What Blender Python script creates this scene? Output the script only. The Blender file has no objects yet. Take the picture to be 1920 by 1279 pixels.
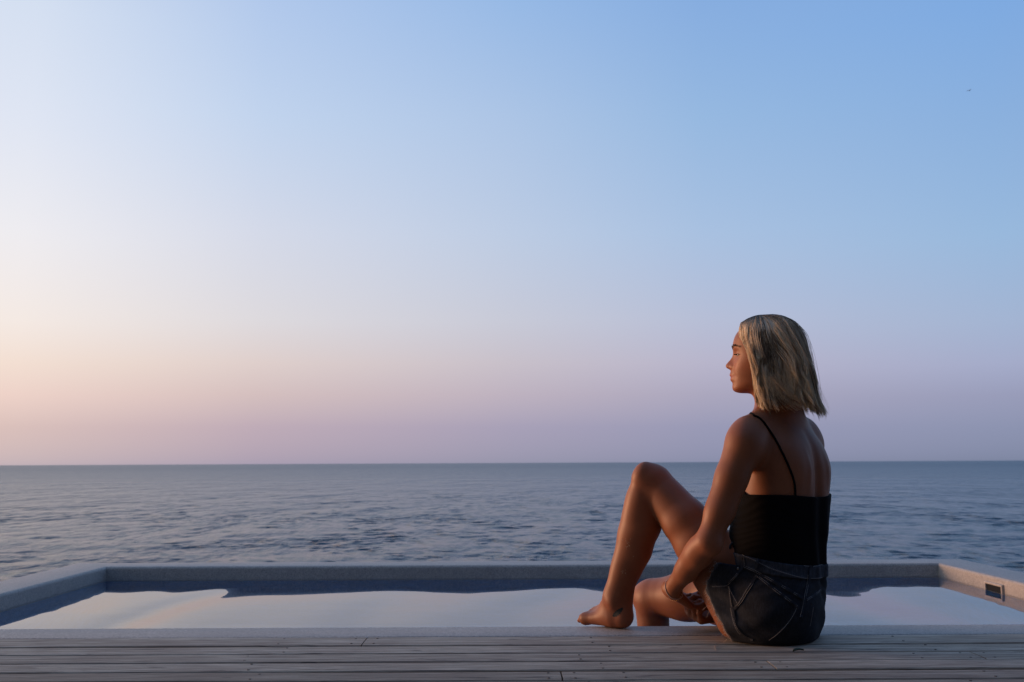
import bpy, bmesh, math, random
import numpy as np
from mathutils import Vector, Matrix
from mathutils.bvhtree import BVHTree

random.seed(7)
RNG = np.random.default_rng(11)
scene = bpy.context.scene
COL = scene.collection
R = math.radians

# ---------------------------------------------------------------- camera
FPX = 1867.0                      # focal length in photograph pixels (35 mm on full frame)
PITCH = math.atan((868.0 - 639.5) / FPX)
ROLL = math.atan(9.0 / 1920.0)
CAM = np.array([0.0, 0.0, 0.5])
cam_data = bpy.data.cameras.new('camera')
cam_data.sensor_width = 36.0
cam_data.lens = 36.0 * FPX / 1920.0
cam_data.clip_start = 0.05
cam_data.clip_end = 90000.0
cam = bpy.data.objects.new('camera', cam_data)
COL.objects.link(cam)
_m = Matrix.Rotation(R(90) + PITCH, 4, 'X') @ Matrix.Rotation(-ROLL, 4, 'Z')
cam.matrix_world = Matrix.Translation(CAM) @ _m
cam_data.dof.use_dof = True
cam_data.dof.focus_distance = 2.80
cam_data.dof.aperture_fstop = 8.0
scene.camera = cam
_M3 = np.array(_m.to_3x3())


GZ = 0.018                        # level of the deck and of the pool rim


def ray(px, py):
    return _M3 @ np.array([(px - 960.0) / FPX, -(py - 639.5) / FPX, -1.0])


def P(px, py, Y):
    """World point at depth Y seen at a photograph position: for surveying the layout."""
    d = ray(px, py)
    return CAM + d * ((Y - CAM[1]) / d[1])


def G(px, py, z=GZ):
    """world point on the level z seen at a photograph position"""
    d = ray(px, py)
    return CAM + d * ((z - CAM[2]) / d[2])


# ---------------------------------------------------------------- light
SUN_AZ = -70.0                    # degrees from +Y, negative = towards the left (west)
SUN_EL = 3.0
world = bpy.data.worlds.new('World')
scene.world = world
world.use_nodes = True


def srgb(r, g, b, k=1.0):
    o = []
    for c in (r, g, b):
        c /= 255.0
        o.append((c / 12.92 if c <= 0.04045 else ((c + 0.055) / 1.055) ** 2.4) * k)
    return o + [1.0]


def build_world():
    nt = world.node_tree
    nt.nodes.clear()
    N, L = nt.nodes, nt.links
    out = N.new('ShaderNodeOutputWorld')
    bg = N.new('ShaderNodeBackground')
    L.new(bg.outputs[0], out.inputs[0])
    tc = N.new('ShaderNodeTexCoord')
    sep = N.new('ShaderNodeSeparateXYZ')
    L.new(tc.outputs['Generated'], sep.inputs[0])

    def math_(op, a, b=None, clamp=False):
        n = N.new('ShaderNodeMath')
        n.operation = op
        n.use_clamp = clamp
        for i, v in enumerate((a, b)):
            if v is None:
                continue
            if isinstance(v, (int, float)):
                n.inputs[i].default_value = v
            else:
                L.new(v, n.inputs[i])
        return n.outputs[0]
    # azimuth distance to the sun in degrees: 0 towards it, 180 opposite
    sx, sy = math.sin(R(SUN_AZ)), math.cos(R(SUN_AZ))
    hl = math_('SQRT', math_('ADD', math_('MULTIPLY', sep.outputs[0], sep.outputs[0]), math_('ADD', math_('MULTIPLY', sep.outputs[1], sep.outputs[1]), 1e-9)))
    dot = math_('ADD', math_('MULTIPLY', sep.outputs[0], sx), math_('MULTIPLY', sep.outputs[1], sy))
    t = math_('MULTIPLY', math_('ARCCOSINE', math_('MINIMUM', math_('DIVIDE', dot, hl), 0.99999)), 180.0 / math.pi)
    el = math_('ABSOLUTE', sep.outputs[2])
    elr = math_('SQRT', el)          # finer stops near the horizon
    # sky colours surveyed along five bearings, plus the sun side and the side behind the camera
    ys = [865, 800, 740, 680, 600, 435, 218, 0]
    cols = [
        (-26.5, [(188, 174, 182), (216, 191, 187), (236, 209, 200), (242, 222, 210), (244, 233, 227), (238, 236, 240), (223, 229, 243), (212, 223, 241)]),
        (-14.4, [(163, 154, 174), (190, 171, 183), (211, 190, 190), (222, 206, 203), (221, 217, 221), (212, 217, 232), (193, 211, 237), (177, 200, 235)]),
        (0.0, [(146, 146, 168), (167, 160, 183), (189, 177, 191), (199, 191, 201), (199, 201, 215), (188, 203, 227), (172, 196, 229), (151, 185, 229)]),
        (11.2, [(134, 139, 165), (152, 153, 181), (170, 166, 189), (183, 180, 202), (182, 189, 213), (168, 192, 224), (150, 184, 224), (135, 173, 223)]),
        (26.5, [(122, 131, 157), (140, 147, 176), (152, 156, 185), (164, 171, 201), (163, 180, 210), (152, 184, 220), (139, 176, 221), (127, 170, 224)]),
    ]
    zen = (112, 142, 192)
    bears = [(0.0, [(0.0, (225, 172, 150)), (.03, (250, 200, 160)), (.07, (255, 222, 184)), (.14, (255, 240, 218)), (.25, (246, 242, 238)), (.42, (222, 230, 244)), (1.0, zen)])]
    for az, cc in cols:
        st = []
        for y, c in zip(ys, cc):
            d = ray(960 + math.tan(R(az)) * FPX, y)
            d = d / np.linalg.norm(d)
            st.append((max(0.0, float(d[2])), c))
        st[0] = (0.0, cc[0])
        top = cc[-1]
        st.append((.62, tuple(.55 * a + .45 * b for a, b in zip(top, zen))))
        st.append((1.0, zen))
        bears.append((az - SUN_AZ, st))
    bears.append((180.0, [(0.0, (72, 82, 108)), (.05, (88, 94, 122)), (.1, (100, 106, 138)), (.2, (104, 124, 162)), (.4, (100, 130, 178)), (.62, (104, 134, 186)), (1.0, zen)]))
    prev = None
    for k, (tt, st) in enumerate(bears):
        rp = N.new('ShaderNodeValToRGB')
        L.new(elr, rp.inputs[0])
        cr = rp.color_ramp
        cr.interpolation = 'EASE' if False else 'LINEAR'
        while len(cr.elements) < len(st):
            cr.elements.new(0.5)
        for e, (z, c) in zip(cr.elements, sorted(st)):
            e.position = math.sqrt(z)
            e.color = srgb(*c)
        if prev is None:
            prev = (tt, rp.outputs[0])
            continue
        mr = N.new('ShaderNodeMapRange')
        mr.interpolation_type = 'LINEAR'
        mr.inputs['From Min'].default_value = prev[0]
        mr.inputs['From Max'].default_value = tt
        L.new(t, mr.inputs['Value'])
        mx = N.new('ShaderNodeMix')
        mx.data_type = 'RGBA'
        L.new(mr.outputs[0], mx.inputs['Factor'])
        L.new(prev[1], mx.inputs['A'])
        L.new(rp.outputs[0], mx.inputs['B'])
        prev = (tt, mx.outputs['Result'])
    sky = N.new('ShaderNodeTexSky')
    sky.sky_type = 'NISHITA'
    sky.sun_disc = False
    sky.sun_elevation = R(SUN_EL)
    sky.sun_rotation = R(SUN_AZ)
    sk = N.new('ShaderNodeMix')
    sk.data_type = 'RGBA'
    sk.blend_type = 'ADD'
    sk.clamp_result = False
    sk.inputs['Factor'].default_value = 0.002
    L.new(prev[1], sk.inputs['A'])
    L.new(sky.outputs[0], sk.inputs['B'])
    L.new(sk.outputs['Result'], bg.inputs['Color'])
    bg.inputs['Strength'].default_value = 1.0


build_world()
sun_data = bpy.data.lights.new('sun', 'SUN')
sun_data.energy = 3.5
sun_data.angle = R(22.0)
sun_data.color = (1.0, 0.52, 0.29)
sun = bpy.data.objects.new('sun', sun_data)
COL.objects.link(sun)
_sd = Vector((math.sin(R(SUN_AZ)) * math.cos(R(SUN_EL)), math.cos(R(SUN_AZ)) * math.cos(R(SUN_EL)), math.sin(R(SUN_EL))))
sun.rotation_euler = _sd.to_track_quat('Z', 'Y').to_euler()
sun.location = (-8, 6, 4)
scene.view_settings.view_transform = 'Standard'
scene.view_settings.look = 'None'
scene.view_settings.exposure = 0.0
scene.view_settings.gamma = 1.0
scene.view_settings.use_curve_mapping = False
scene.render.engine = 'CYCLES'
scene.cycles.use_denoising = True
scene.cycles.use_adaptive_sampling = False
world.cycles.sampling_method = 'MANUAL'
world.cycles.sample_map_resolution = 1024
scene.cycles.max_bounces = 16
scene.cycles.diffuse_bounces = 10
scene.cycles.transmission_bounces = 6
scene.cycles.sample_clamp_indirect = 4.0


# ---------------------------------------------------------------- helpers
def tag(o, label=None, cat=None, group=None, kind=None):
    for k, v in (('label', label), ('category', cat), ('group', group), ('kind', kind)):
        if v:
            o[k] = v
    return o


def link(name, me, mat=None, parent=None, smooth=False):
    o = bpy.data.objects.new(name, me)
    COL.objects.link(o)
    if mat is not None and not me.materials:
        me.materials.append(mat)
    if parent is not None:
        o.parent = parent
    if smooth:
        me.polygons.foreach_set('use_smooth', np.ones(len(me.polygons), dtype=bool))
    return o


def mesh_np(name, V, F):
    """V (n,3) floats, F (m,3|4) ints -> mesh"""
    V = np.ascontiguousarray(V, dtype=np.float32)
    F = np.ascontiguousarray(F, dtype=np.int32)
    me = bpy.data.meshes.new(name)
    k = F.shape[1]
    me.vertices.add(len(V))
    me.vertices.foreach_set('co', V.ravel())
    me.loops.add(F.size)
    me.loops.foreach_set('vertex_index', F.ravel())
    me.polygons.add(len(F))
    me.polygons.foreach_set('loop_start', np.arange(0, F.size, k, dtype=np.int32))
    try:
        me.polygons.foreach_set('loop_total', np.full(len(F), k, dtype=np.int32))
    except Exception:
        pass
    me.update(calc_edges=True)
    me.validate()
    return me


def grid_mesh(name, A):
    """A (n,m,3) point grid -> quads"""
    n, m = A.shape[:2]
    i = np.arange(n * m).reshape(n, m)
    F = np.stack([i[:-1, :-1], i[:-1, 1:], i[1:, 1:], i[1:, :-1]], -1).reshape(-1, 4)
    return mesh_np(name, A.reshape(-1, 3), F)


def catmull(pts, n):
    pts = np.asarray(pts, float)
    if len(pts) < 3:
        t = np.linspace(0, 1, n)[:, None]
        return pts[0] * (1 - t) + pts[-1] * t
    p = np.vstack([2 * pts[0] - pts[1], pts, 2 * pts[-1] - pts[-2]])
    out = []
    seg = len(pts) - 1
    for u in np.linspace(0, seg - 1e-6, n):
        i = int(u)
        t = u - i
        a, b, c, d = p[i], p[i + 1], p[i + 2], p[i + 3]
        out.append(.5 * ((2 * b) + (-a + c) * t + (2 * a - 5 * b + 4 * c - d) * t * t + (-a + 3 * b - 3 * c + d) * t ** 3))
    return np.array(out)


def tubes(paths, r0, r1=None, sides=6):
    """many polylines (all with the same number of points) -> V, F; r may be per path"""
    P_ = np.asarray(paths, float)
    n, m = P_.shape[:2]
    r0 = np.broadcast_to(np.asarray(r0, float), (n,))
    r1 = r0 if r1 is None else np.broadcast_to(np.asarray(r1, float), (n,))
    T = np.gradient(P_, axis=1)
    T /= np.linalg.norm(T, axis=2, keepdims=True) + 1e-12
    ref = np.where(np.abs(T[..., 2:3]) > .85, np.array([1.0, 0, 0]), np.array([0, 0, 1.0]))
    ref = np.broadcast_to(ref[:, :1], T.shape)
    U = np.cross(T, ref)
    U /= np.linalg.norm(U, axis=2, keepdims=True) + 1e-12
    W = np.cross(T, U)
    rad = r0[:, None] + (r1 - r0)[:, None] * np.linspace(0, 1, m)[None] ** 1.5
    a = np.arange(sides) * 2 * math.pi / sides
    V = P_[:, :, None] + rad[:, :, None, None] * (np.cos(a)[None, None, :, None] * U[:, :, None] + np.sin(a)[None, None, :, None] * W[:, :, None])
    idx = np.arange(n * m * sides).reshape(n, m, sides)
    nx = np.roll(idx, -1, axis=2)
    F = np.stack([idx[:, :-1], nx[:, :-1], nx[:, 1:], idx[:, 1:]], -1).reshape(-1, 4)
    return V.reshape(-1, 3), F


def box_mesh(name, x0, x1, y0, y1, z0, z1, bevel=0.0, seg=2):
    bm = bmesh.new()
    bmesh.ops.create_cube(bm, size=1.0)
    for v in bm.verts:
        v.co = Vector(((x0 + x1) / 2 + v.co.x * (x1 - x0), (y0 + y1) / 2 + v.co.y * (y1 - y0), (z0 + z1) / 2 + v.co.z * (z1 - z0)))
    if bevel:
        bmesh.ops.bevel(bm, geom=list(bm.edges), offset=bevel, segments=seg, profile=.5, affect='EDGES')
    me = bpy.data.meshes.new(name)
    bm.to_mesh(me)
    bm.free()
    return me


class Mat:
    """small helper around a principled material"""
    def __init__(self, name):
        self.m = bpy.data.materials.new(name)
        self.m.use_nodes = True
        self.nt = self.m.node_tree
        self.N, self.L = self.nt.nodes, self.nt.links
        self.b = self.N['Principled BSDF']
        self.tc = self.N.new('ShaderNodeTexCoord')

    def set(self, **kw):
        for k, v in kw.items():
            s = self.b.inputs[k.replace('_', ' ')]
            s.default_value = v
        return self

    def mapping(self, scale=(1, 1, 1), src='Object'):
        n = self.N.new('ShaderNodeMapping')
        n.inputs['Scale'].default_value = scale
        self.L.new(self.tc.outputs[src], n.inputs[0])
        return n.outputs[0]

    def noise(self, scale, detail=4, rough=.55, vec=None, dist=0.0):
        n = self.N.new('ShaderNodeTexNoise')
        n.inputs['Scale'].default_value = scale
        n.inputs['Detail'].default_value = detail
        n.inputs['Roughness'].default_value = rough
        n.inputs['Distortion'].default_value = dist
        self.L.new(vec if vec is not None else self.tc.outputs['Object'], n.inputs['Vector'])
        return n.outputs[0]

    def voronoi(self, scale, vec=None, feature='F1', out='Distance'):
        n = self.N.new('ShaderNodeTexVoronoi')
        n.feature = feature
        n.inputs['Scale'].default_value = scale
        self.L.new(vec if vec is not None else self.tc.outputs['Object'], n.inputs['Vector'])
        return n.outputs[out]

    def ramp(self, fac, stops):
        n = self.N.new('ShaderNodeValToRGB')
        self.L.new(fac, n.inputs[0])
        while len(n.color_ramp.elements) < len(stops):
            n.color_ramp.elements.new(.5)
        for e, (p, c) in zip(n.color_ramp.elements, stops):
            e.position = p
            e.color = (c, c, c, 1) if isinstance(c, (int, float)) else (*c[:3], 1)
        return n.outputs[0]

    def mix(self, fac, a, b, mode='MIX'):
        n = self.N.new('ShaderNodeMix')
        n.data_type = 'RGBA'
        n.blend_type = mode
        for s, v in (('Factor', fac), ('A', a), ('B', b)):
            if isinstance(v, (int, float)):
                n.inputs[s].default_value = v if s == 'Factor' else (v, v, v, 1)
            elif isinstance(v, (tuple, list)):
                n.inputs[s].default_value = (*v[:3], 1)
            else:
                self.L.new(v, n.inputs[s])
        return n.outputs['Result']

    def math(self, op, a, b=0.0):
        n = self.N.new('ShaderNodeMath')
        n.operation = op
        for i, v in enumerate((a, b)):
            if isinstance(v, (int, float)):
                n.inputs[i].default_value = v
            else:
                self.L.new(v, n.inputs[i])
        return n.outputs[0]

    def attr(self, name, out='Color'):
        n = self.N.new('ShaderNodeAttribute')
        n.attribute_name = name
        return n.outputs[out]

    def objinfo(self, out='Random'):
        return self.N.new('ShaderNodeObjectInfo').outputs[out]

    def color(self, s):
        if isinstance(s, (tuple, list)):
            self.b.inputs['Base Color'].default_value = (*s[:3], 1)
        else:
            self.L.new(s, self.b.inputs['Base Color'])
        return self

    def bump(self, h, strength=.3, dist=.002, prev=None):
        n = self.N.new('ShaderNodeBump')
        n.inputs['Strength'].default_value = strength
        n.inputs['Distance'].default_value = dist
        self.L.new(h, n.inputs['Height'])
        if prev is not None:
            self.L.new(prev, n.inputs['Normal'])
        self.L.new(n.outputs[0], self.b.inputs['Normal'])
        return n.outputs[0]
# ---------------------------------------------------------------- materials of the setting
def mat_concrete():
    M = Mat('pebble wash concrete')
    v = M.voronoi(330.0, out='Color')
    n1 = M.noise(3.0, 5, .6)
    n2 = M.noise(38.0, 4, .6)
    vd = M.voronoi(330.0)
    sepn = M.N.new('ShaderNodeSeparateColor')
    M.L.new(v, sepn.inputs[0])
    grain = M.ramp(sepn.outputs[0], [(0, (.27, .245, .21)), (.45, (.41, .375, .325)), (.8, (.48, .44, .385)), (1, (.57, .525, .465))])
    base = M.mix(M.ramp(n1, [(.3, 0.0), (.75, .55)]), grain, (.285, .26, .235))
    base = M.mix(M.ramp(n2, [(.52, 0.0), (.75, .35)]), base, (.20, .185, .17))
    M.color(base).set(Roughness=.58)
    M.bump(M.mix(.5, vd, n2), .35, .0015)
    return M.m


def mat_wood():
    M = Mat('weathered deck timber')
    rnd = M.objinfo()
    loc = M.N.new('ShaderNodeVectorMath')
    loc.operation = 'ADD'
    M.L.new(M.tc.outputs['Object'], loc.inputs[0])
    M.L.new(M.objinfo('Location'), loc.inputs[1])
    def mp(s):
        n = M.N.new('ShaderNodeMapping')
        n.inputs['Scale'].default_value = s
        M.L.new(loc.outputs[0], n.inputs[0])
        return n.outputs[0]
    g1 = M.noise(1.0, 6, .62, mp((2.2, 70, 70)), .6)
    g2 = M.noise(1.0, 4, .6, mp((9, 260, 200)), .2)
    blot = M.noise(1.0, 4, .6, mp((2.6, 9, 9)), .4)
    c = M.ramp(g1, [(.22, (.15, .12, .090)), (.42, (.44, .38, .295)), (.58, (.59, .525, .42)), (.8, (.70, .64, .535))])
    c = M.mix(M.ramp(g2, [(.36, .75), (.58, 0.0)]), c, (.13, .105, .085))
    c = M.mix(M.ramp(blot, [(.42, 0.0), (.74, .75)]), c, (.25, .19, .145))
    tone = M.ramp(rnd, [(0, (.74, .72, .71)), (.5, (.93, .92, .91)), (1, (1.06, 1.05, 1.04))])
    c = M.mix(1.0, c, tone, 'MULTIPLY')
    knots = M.noise(1.0, 2, .5, mp((5.0, 42, 30)), 1.2)
    c = M.mix(M.ramp(knots, [(.645, 0.0), (.70, .8)]), c, (.055, .045, .04))
    M.color(c).set(Roughness=.72)
    M.b.inputs['Specular IOR Level'].default_value = .25
    M.bump(M.mix(.5, g1, g2), .8, .004)
    return M.m


def mat_simple(name, col, rough=.6, spec=.5, metal=0.0, noise=None):
    M = Mat(name)
    if noise:
        c = M.mix(M.ramp(M.noise(noise, 4), [(.3, 0.0), (.75, 1.0)]), tuple(x * .75 for x in col), tuple(min(1, x * 1.2) for x in col))
        M.color(c)
    else:
        M.color(col)
    M.set(Roughness=rough, Metallic=metal)
    M.b.inputs['Specular IOR Level'].default_value = spec
    return M.m


def mat_pool_water():
    M = Mat('pool water')
    v = M.mapping((1.0, 1.0, 1.0))
    pm = M.mapping((1.7, .55, 1))
    pm.node.inputs['Location'].default_value = (1.56, 0, 0)
    n1 = M.noise(1.0, 0, .4, pm, .7)
    n2 = M.noise(1.0, 1, .5, M.mapping((1.6, 3.0, 1)), .4)
    M.color((.93, .98, 1.0)).set(Roughness=.0, IOR=1.333)
    M.b.inputs['Transmission Weight'].default_value = 1.0
    h = M.mix(.05, n1, n2)
    M.bump(h, 1.0, .027)
    return M.m


def mat_sea():
    M = Mat('sea water')
    M.color((.006, .036, .070)).set(IOR=1.333)
    nf = M.noise(1.0, 3, .6, M.mapping((.075, .030, 1)), .3)
    n0 = M.noise(1.0, 3, .6, M.mapping((.36, .15, 1)), .3)
    n1 = M.noise(1.0, 5, .65, M.mapping((1.5, .65, 1)), .3)
    n2 = M.noise(1.0, 4, .6, M.mapping((4.4, 2.6, 1)), .2)
    bf = M.bump(nf, 1.0, 6.5)
    b0 = M.bump(n0, 1.0, 1.2, bf)
    b1 = M.bump(n1, 1.0, .22, b0)
    M.bump(n2, 1.0, .085, b1)
    # waves too far off to resolve widen the reflection
    ln = M.N.new('ShaderNodeVectorMath')
    ln.operation = 'LENGTH'
    M.L.new(M.tc.outputs['Object'], ln.inputs[0])
    rr = M.ramp(M.math('DIVIDE', ln.outputs['Value'], 1500.0), [(.0, .20), (.10, .24), (.4, .30), (1, .34)])
    M.L.new(rr, M.b.inputs['Roughness'])
    return M.m


CONCRETE = mat_concrete()
WOOD = mat_wood()
PLASTER_BLUE = mat_simple('blue pool plaster', (.003, .20, .46), .6, .3, 0, 14)
FLOOR_BLUE = mat_simple('pale blue pool floor', (.10, .27, .42), .6, .3, 0, 14)
STONE_WALL = mat_simple('rendered terrace wall', (.33, .31, .29), .9, .2, 0, 6)
ROCK = mat_simple('shore rock and soil', (.14, .115, .09), .95, .1, 0, .8)
RECESS_SHADE = mat_simple('painted recess shade', (.02, .022, .024), .8, .1)
WHITE_PLASTIC = mat_simple('aged cream plastic', (.48, .43, .365), .5, .3, 0, 40)
STEEL = mat_simple('weathered steel', (.12, .11, .10), .55, .4, .6)

# ---------------------------------------------------------------- sea, shore
SEA_Z = -6.0


def build_sea():
    colsn = 1050
    diff = np.concatenate([np.linspace(330, 202, 60), np.linspace(200, 111, 140), np.linspace(110.4, 1.5, 300), np.geomspace(1.2, .18, 14)])
    rows = len(diff)
    D = (CAM[2] - SEA_Z) * FPX / diff
    az = np.radians(np.linspace(-56, 56, colsn))
    DD, AA = np.meshgrid(D, az, indexing='ij')
    X, Y = DD * np.sin(AA), DD * np.cos(AA)
    step = np.gradient(D)[:, None]
    cs = DD * (az[1] - az[0])
    Z = np.zeros_like(X)
    rng = np.random.default_rng(3)
    for i in range(110):
        lam = .6 * (7.0 / .6) ** rng.random()
        ang = R(-104) + rng.normal(0, .75)
        kx, ky = math.cos(ang) * 2 * math.pi / lam, math.sin(ang) * 2 * math.pi / lam
        # attenuate what the mesh cannot carry at this distance
        per_row = np.abs(ky) * step / (2 * math.pi) + np.abs(kx) * cs / (2 * math.pi)
        keep = np.clip(1.6 - per_row * 2.3, 0, 1)
        amp = .0026 * lam ** .55
        ph = rng.random() * 6.283
        w = np.sin(kx * X + ky * Y + ph + .5 * np.sin(.031 * X + .017 * Y + i))
        Z += amp * keep * (w + .25 * (w * w - .5))
    # swell that gathers in patches
    Z *= .75 + .5 * np.sin(.021 * X + 1.3) * np.sin(.013 * Y + .4)
    A = np.stack([X, Y, Z + SEA_Z], -1)
    # in front of the first row: a flat apron running under the shore
    ap = A[:1].copy()
    ap[..., 1] -= 14
    ap[..., 2] = SEA_Z - .2
    me = grid_mesh('sea', np.concatenate([ap, A], 0)[:, ::-1])
    o = link('sea', me, mat_sea(), None, True)
    tag(o, 'calm rippled blue grey sea reaching to the horizon', None, None, 'structure')


build_sea()


def build_shore():
    n, m = 60, 80
    xs = np.linspace(-60, 60, m)
    ys = np.linspace(-14, 40, n)
    XX, YY = np.meshgrid(xs, ys)
    t = np.clip((YY - 5.3) / 26.0, 0, 1)
    Z = -3.2 - 3.4 * t ** .8
    Z += .35 * np.sin(XX * .9 + 2 * np.sin(YY * .5)) * np.sin(YY * .7 + .3 * XX) * np.clip(t * 4, 0, 1)
    o = link('shore', grid_mesh('shore', np.stack([XX, YY, Z], -1)), ROCK, None, True)
    tag(o, 'dark rocky slope below the pool terrace', None, None, 'structure')


build_shore()

# ---------------------------------------------------------------- pool
PX0, PX1, PY0, PY1 = float(G(203, 1062)[0]), float(G(1765, 1057)[0]), 3.044, 4.835       # inner faces
OX0, OX1, OY0, OY1 = float(G(157, 1053)[0]), float(G(1803, 1048)[0]), 2.871, 5.030       # outer faces
WATER_Z = -0.062


def pool_ring(name, ix0, ix1, iy0, iy1, ox0, ox1, oy0, oy1, z0, z1, bev):
    bm = bmesh.new()
    o = [(ox0, oy0), (ox1, oy0), (ox1, oy1), (ox0, oy1)]
    i = [(ix0, iy0), (ix1, iy0), (ix1, iy1), (ix0, iy1)]
    vo1 = [bm.verts.new((x, y, z1)) for x, y in o]
    vi1 = [bm.verts.new((x, y, z1)) for x, y in i]
    vo0 = [bm.verts.new((x, y, z0)) for x, y in o]
    vi0 = [bm.verts.new((x, y, z0)) for x, y in i]
    for k in range(4):
        j = (k + 1) % 4
        bm.faces.new((vo1[k], vo1[j], vi1[j], vi1[k]))
        bm.faces.new((vo0[k], vo0[j], vo1[j], vo1[k]))
        bm.faces.new((vi1[k], vi1[j], vi0[j], vi0[k]))
        bm.faces.new((vi0[k], vi0[j], vo0[j], vo0[k]))
    bm.normal_update()
    ed = [e for e in bm.edges if abs(e.verts[0].co.z - z1) < 1e-6 and abs(e.verts[1].co.z - z1) < 1e-6 and
          not ((e.verts[0] in vo1) != (e.verts[1] in vo1))]
    if bev:
        bmesh.ops.bevel(bm, geom=ed, offset=bev, segments=4, profile=.5, affect='EDGES')
    me = bpy.data.meshes.new(name)
    bm.to_mesh(me)
    bm.free()
    for p in me.polygons:
        p.use_smooth = True
    try:
        me.set_sharp_from_angle(angle=R(40))
    except Exception:
        pass
    return me


pool = bpy.data.objects.new('swimming_pool', None)
COL.objects.link(pool)
pool.location = (.05, 3.96, GZ)
tag(pool, 'small rectangular plunge pool with pebble concrete rim and blue inside', 'pool')
INV = Matrix.Translation((-.05, -3.96, 0))


def pool_part(name, me, mat):
    me.transform(INV)
    return link(name, me, mat, pool)


pool_part('coping', pool_ring('coping', PX0, PX1, PY0, PY1, OX0, OX1, OY0, OY1, -.115, 0, .014), CONCRETE)
pool_part('pool_wall', pool_ring('pool_wall', PX0 - .003, PX1 + .003, PY0 - .003, PY1 + .003, PX0 - .1, PX1 + .1, PY0 - .1, PY1 + .1, -1.35, -.1155, 0), PLASTER_BLUE)
pool_part('pool_floor', box_mesh('pool_floor', PX0 - .05, PX1 + .05, PY0 - .05, PY1 + .05, -1.45, -1.30), FLOOR_BLUE)
pool_part('outer_wall', pool_ring('outer_wall', PX0 - .105, PX1 + .105, PY0 - .105, PY1 + .105, OX0 + .01, OX1 - .01, OY0 + .01, OY1 - .01, -4.2, -.1155, 0), STONE_WALL)
# skimmer mouth in the right hand wall
def P_x(px):
    d = ray(px, 1104)
    return d[1] * PX1 / d[0]


sk_y0, sk_y1 = float(P_x(1883)), float(P_x(1850))
sk_z1 = float(.5 + PX1 * ray(1852, 1089.5)[2] / ray(1852, 1089.5)[0]) - GZ
sk_z0 = float(.5 + PX1 * ray(1866, 1119)[2] / ray(1866, 1119)[0]) - GZ
bm = bmesh.new()
fr = .0100
for (y0, y1, z0, z1) in ((sk_y0, sk_y1, sk_z1 - fr, sk_z1), (sk_y0, sk_y1, sk_z0, sk_z0 + fr), (sk_y0, sk_y0 + fr, sk_z0 + fr, sk_z1 - fr), (sk_y1 - fr, sk_y1, sk_z0 + fr, sk_z1 - fr)):
    g = bmesh.ops.create_cube(bm, size=1.0)['verts']
    for v in g:
        v.co = Vector((PX1 - .004 + v.co.x * .014, (y0 + y1) / 2 + v.co.y * (y1 - y0), (z0 + z1) / 2 + v.co.z * (z1 - z0)))
bmesh.ops.bevel(bm, geom=list(bm.edges), offset=.002, segments=1, affect='EDGES')
me = bpy.data.meshes.new('skimmer_frame')
bm.to_mesh(me)
bm.free()
skim = pool_part('skimmer', me, WHITE_PLASTIC)
me = box_mesh('skimmer_mouth_shade', PX1 - .003, PX1 + .004, sk_y0 + fr, sk_y1 - fr, sk_z0 + fr, sk_z1 - fr)
me.transform(INV)
link('skimmer_mouth_shade', me, RECESS_SHADE, skim)  # flat dark panel: the shade inside the opening is put into its colour

wn, wm = 60, 100
xs = np.linspace(PX0 - .001, PX1 + .001, wm)
yy = np.linspace(PY0 - .001, PY1 + .001, wn)
XX, YY = np.meshgrid(xs, yy)
water = link('pool_water', grid_mesh('pool_water', np.stack([XX, YY, np.full_like(XX, WATER_Z + GZ)], -1)), mat_pool_water(), None, True)
tag(water, 'still clear pool water mirroring the evening sky', None, None, 'structure')

# ---------------------------------------------------------------- deck
deck = link('deck', box_mesh('deck', -6.0, 6.0, -2.38, 2.862, -.30, -.075), mat_simple('dark joists', (.05, .042, .036), .9, .1), None)
tag(deck, 'weathered grey timber deck of long planks along the pool', None, None, 'structure')
deck.location.z = GZ
GAPS = [2.868, 2.730, 2.618, 2.510, 2.401, 2.297]
while GAPS[-1] > -2.2:
    GAPS.append(GAPS[-1] - random.uniform(.104, .112))
JOINTS = {0: [G(683, 1203)[0]], 1: [], 2: [G(1836, 1230)[0]], 3: [G(1450, 1250)[0]], 4: [G(1054, 1271)[0]], 5: [-.9]}
SCREW_ME = None


def plank_mesh(x0, x1, y0, y1, k):
    """a board with eased edges, very slightly cupped and bowed"""
    n = 13
    xs = np.linspace(x0, x1, n)
    w = (y1 - y0) / 2
    e = .0028
    prof = [(-w, -.028), (-w, -e), (-w + e, 0), (-w * .33, .0006), (w * .33, .0006), (w - e, 0), (w, -e), (w, -.028)]
    rng = np.random.default_rng(k)
    bow = rng.normal(0, .0011, n).cumsum() * .6
    bow -= np.linspace(bow[0], bow[-1], n)
    lift = rng.normal(0, .0006, n)
    cx, cy = (x0 + x1) / 2, (y0 + y1) / 2
    V = np.zeros((n, len(prof), 3))
    for i in range(n):
        for j, (dy, dz) in enumerate(prof):
            V[i, j] = (xs[i] - cx, dy + bow[i], dz + lift[i])
    m = len(prof)
    idx = np.arange(n * m).reshape(n, m)
    nx = np.roll(idx, -1, 1)
    F = np.stack([idx[:-1], idx[1:], nx[1:], nx[:-1]], -1).reshape(-1, 4).tolist()
    F.append(list(idx[0]))
    F.append(list(idx[-1][::-1]))
    me = bpy.data.meshes.new('plank')
    me.from_pydata(V.reshape(-1, 3).tolist(), [], F)
    bm = bmesh.new()
    bm.from_mesh(me)
    bmesh.ops.recalc_face_normals(bm, faces=bm.faces)
    bm.to_mesh(me)
    bm.free()
    return me, (cx, cy, 0)


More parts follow.
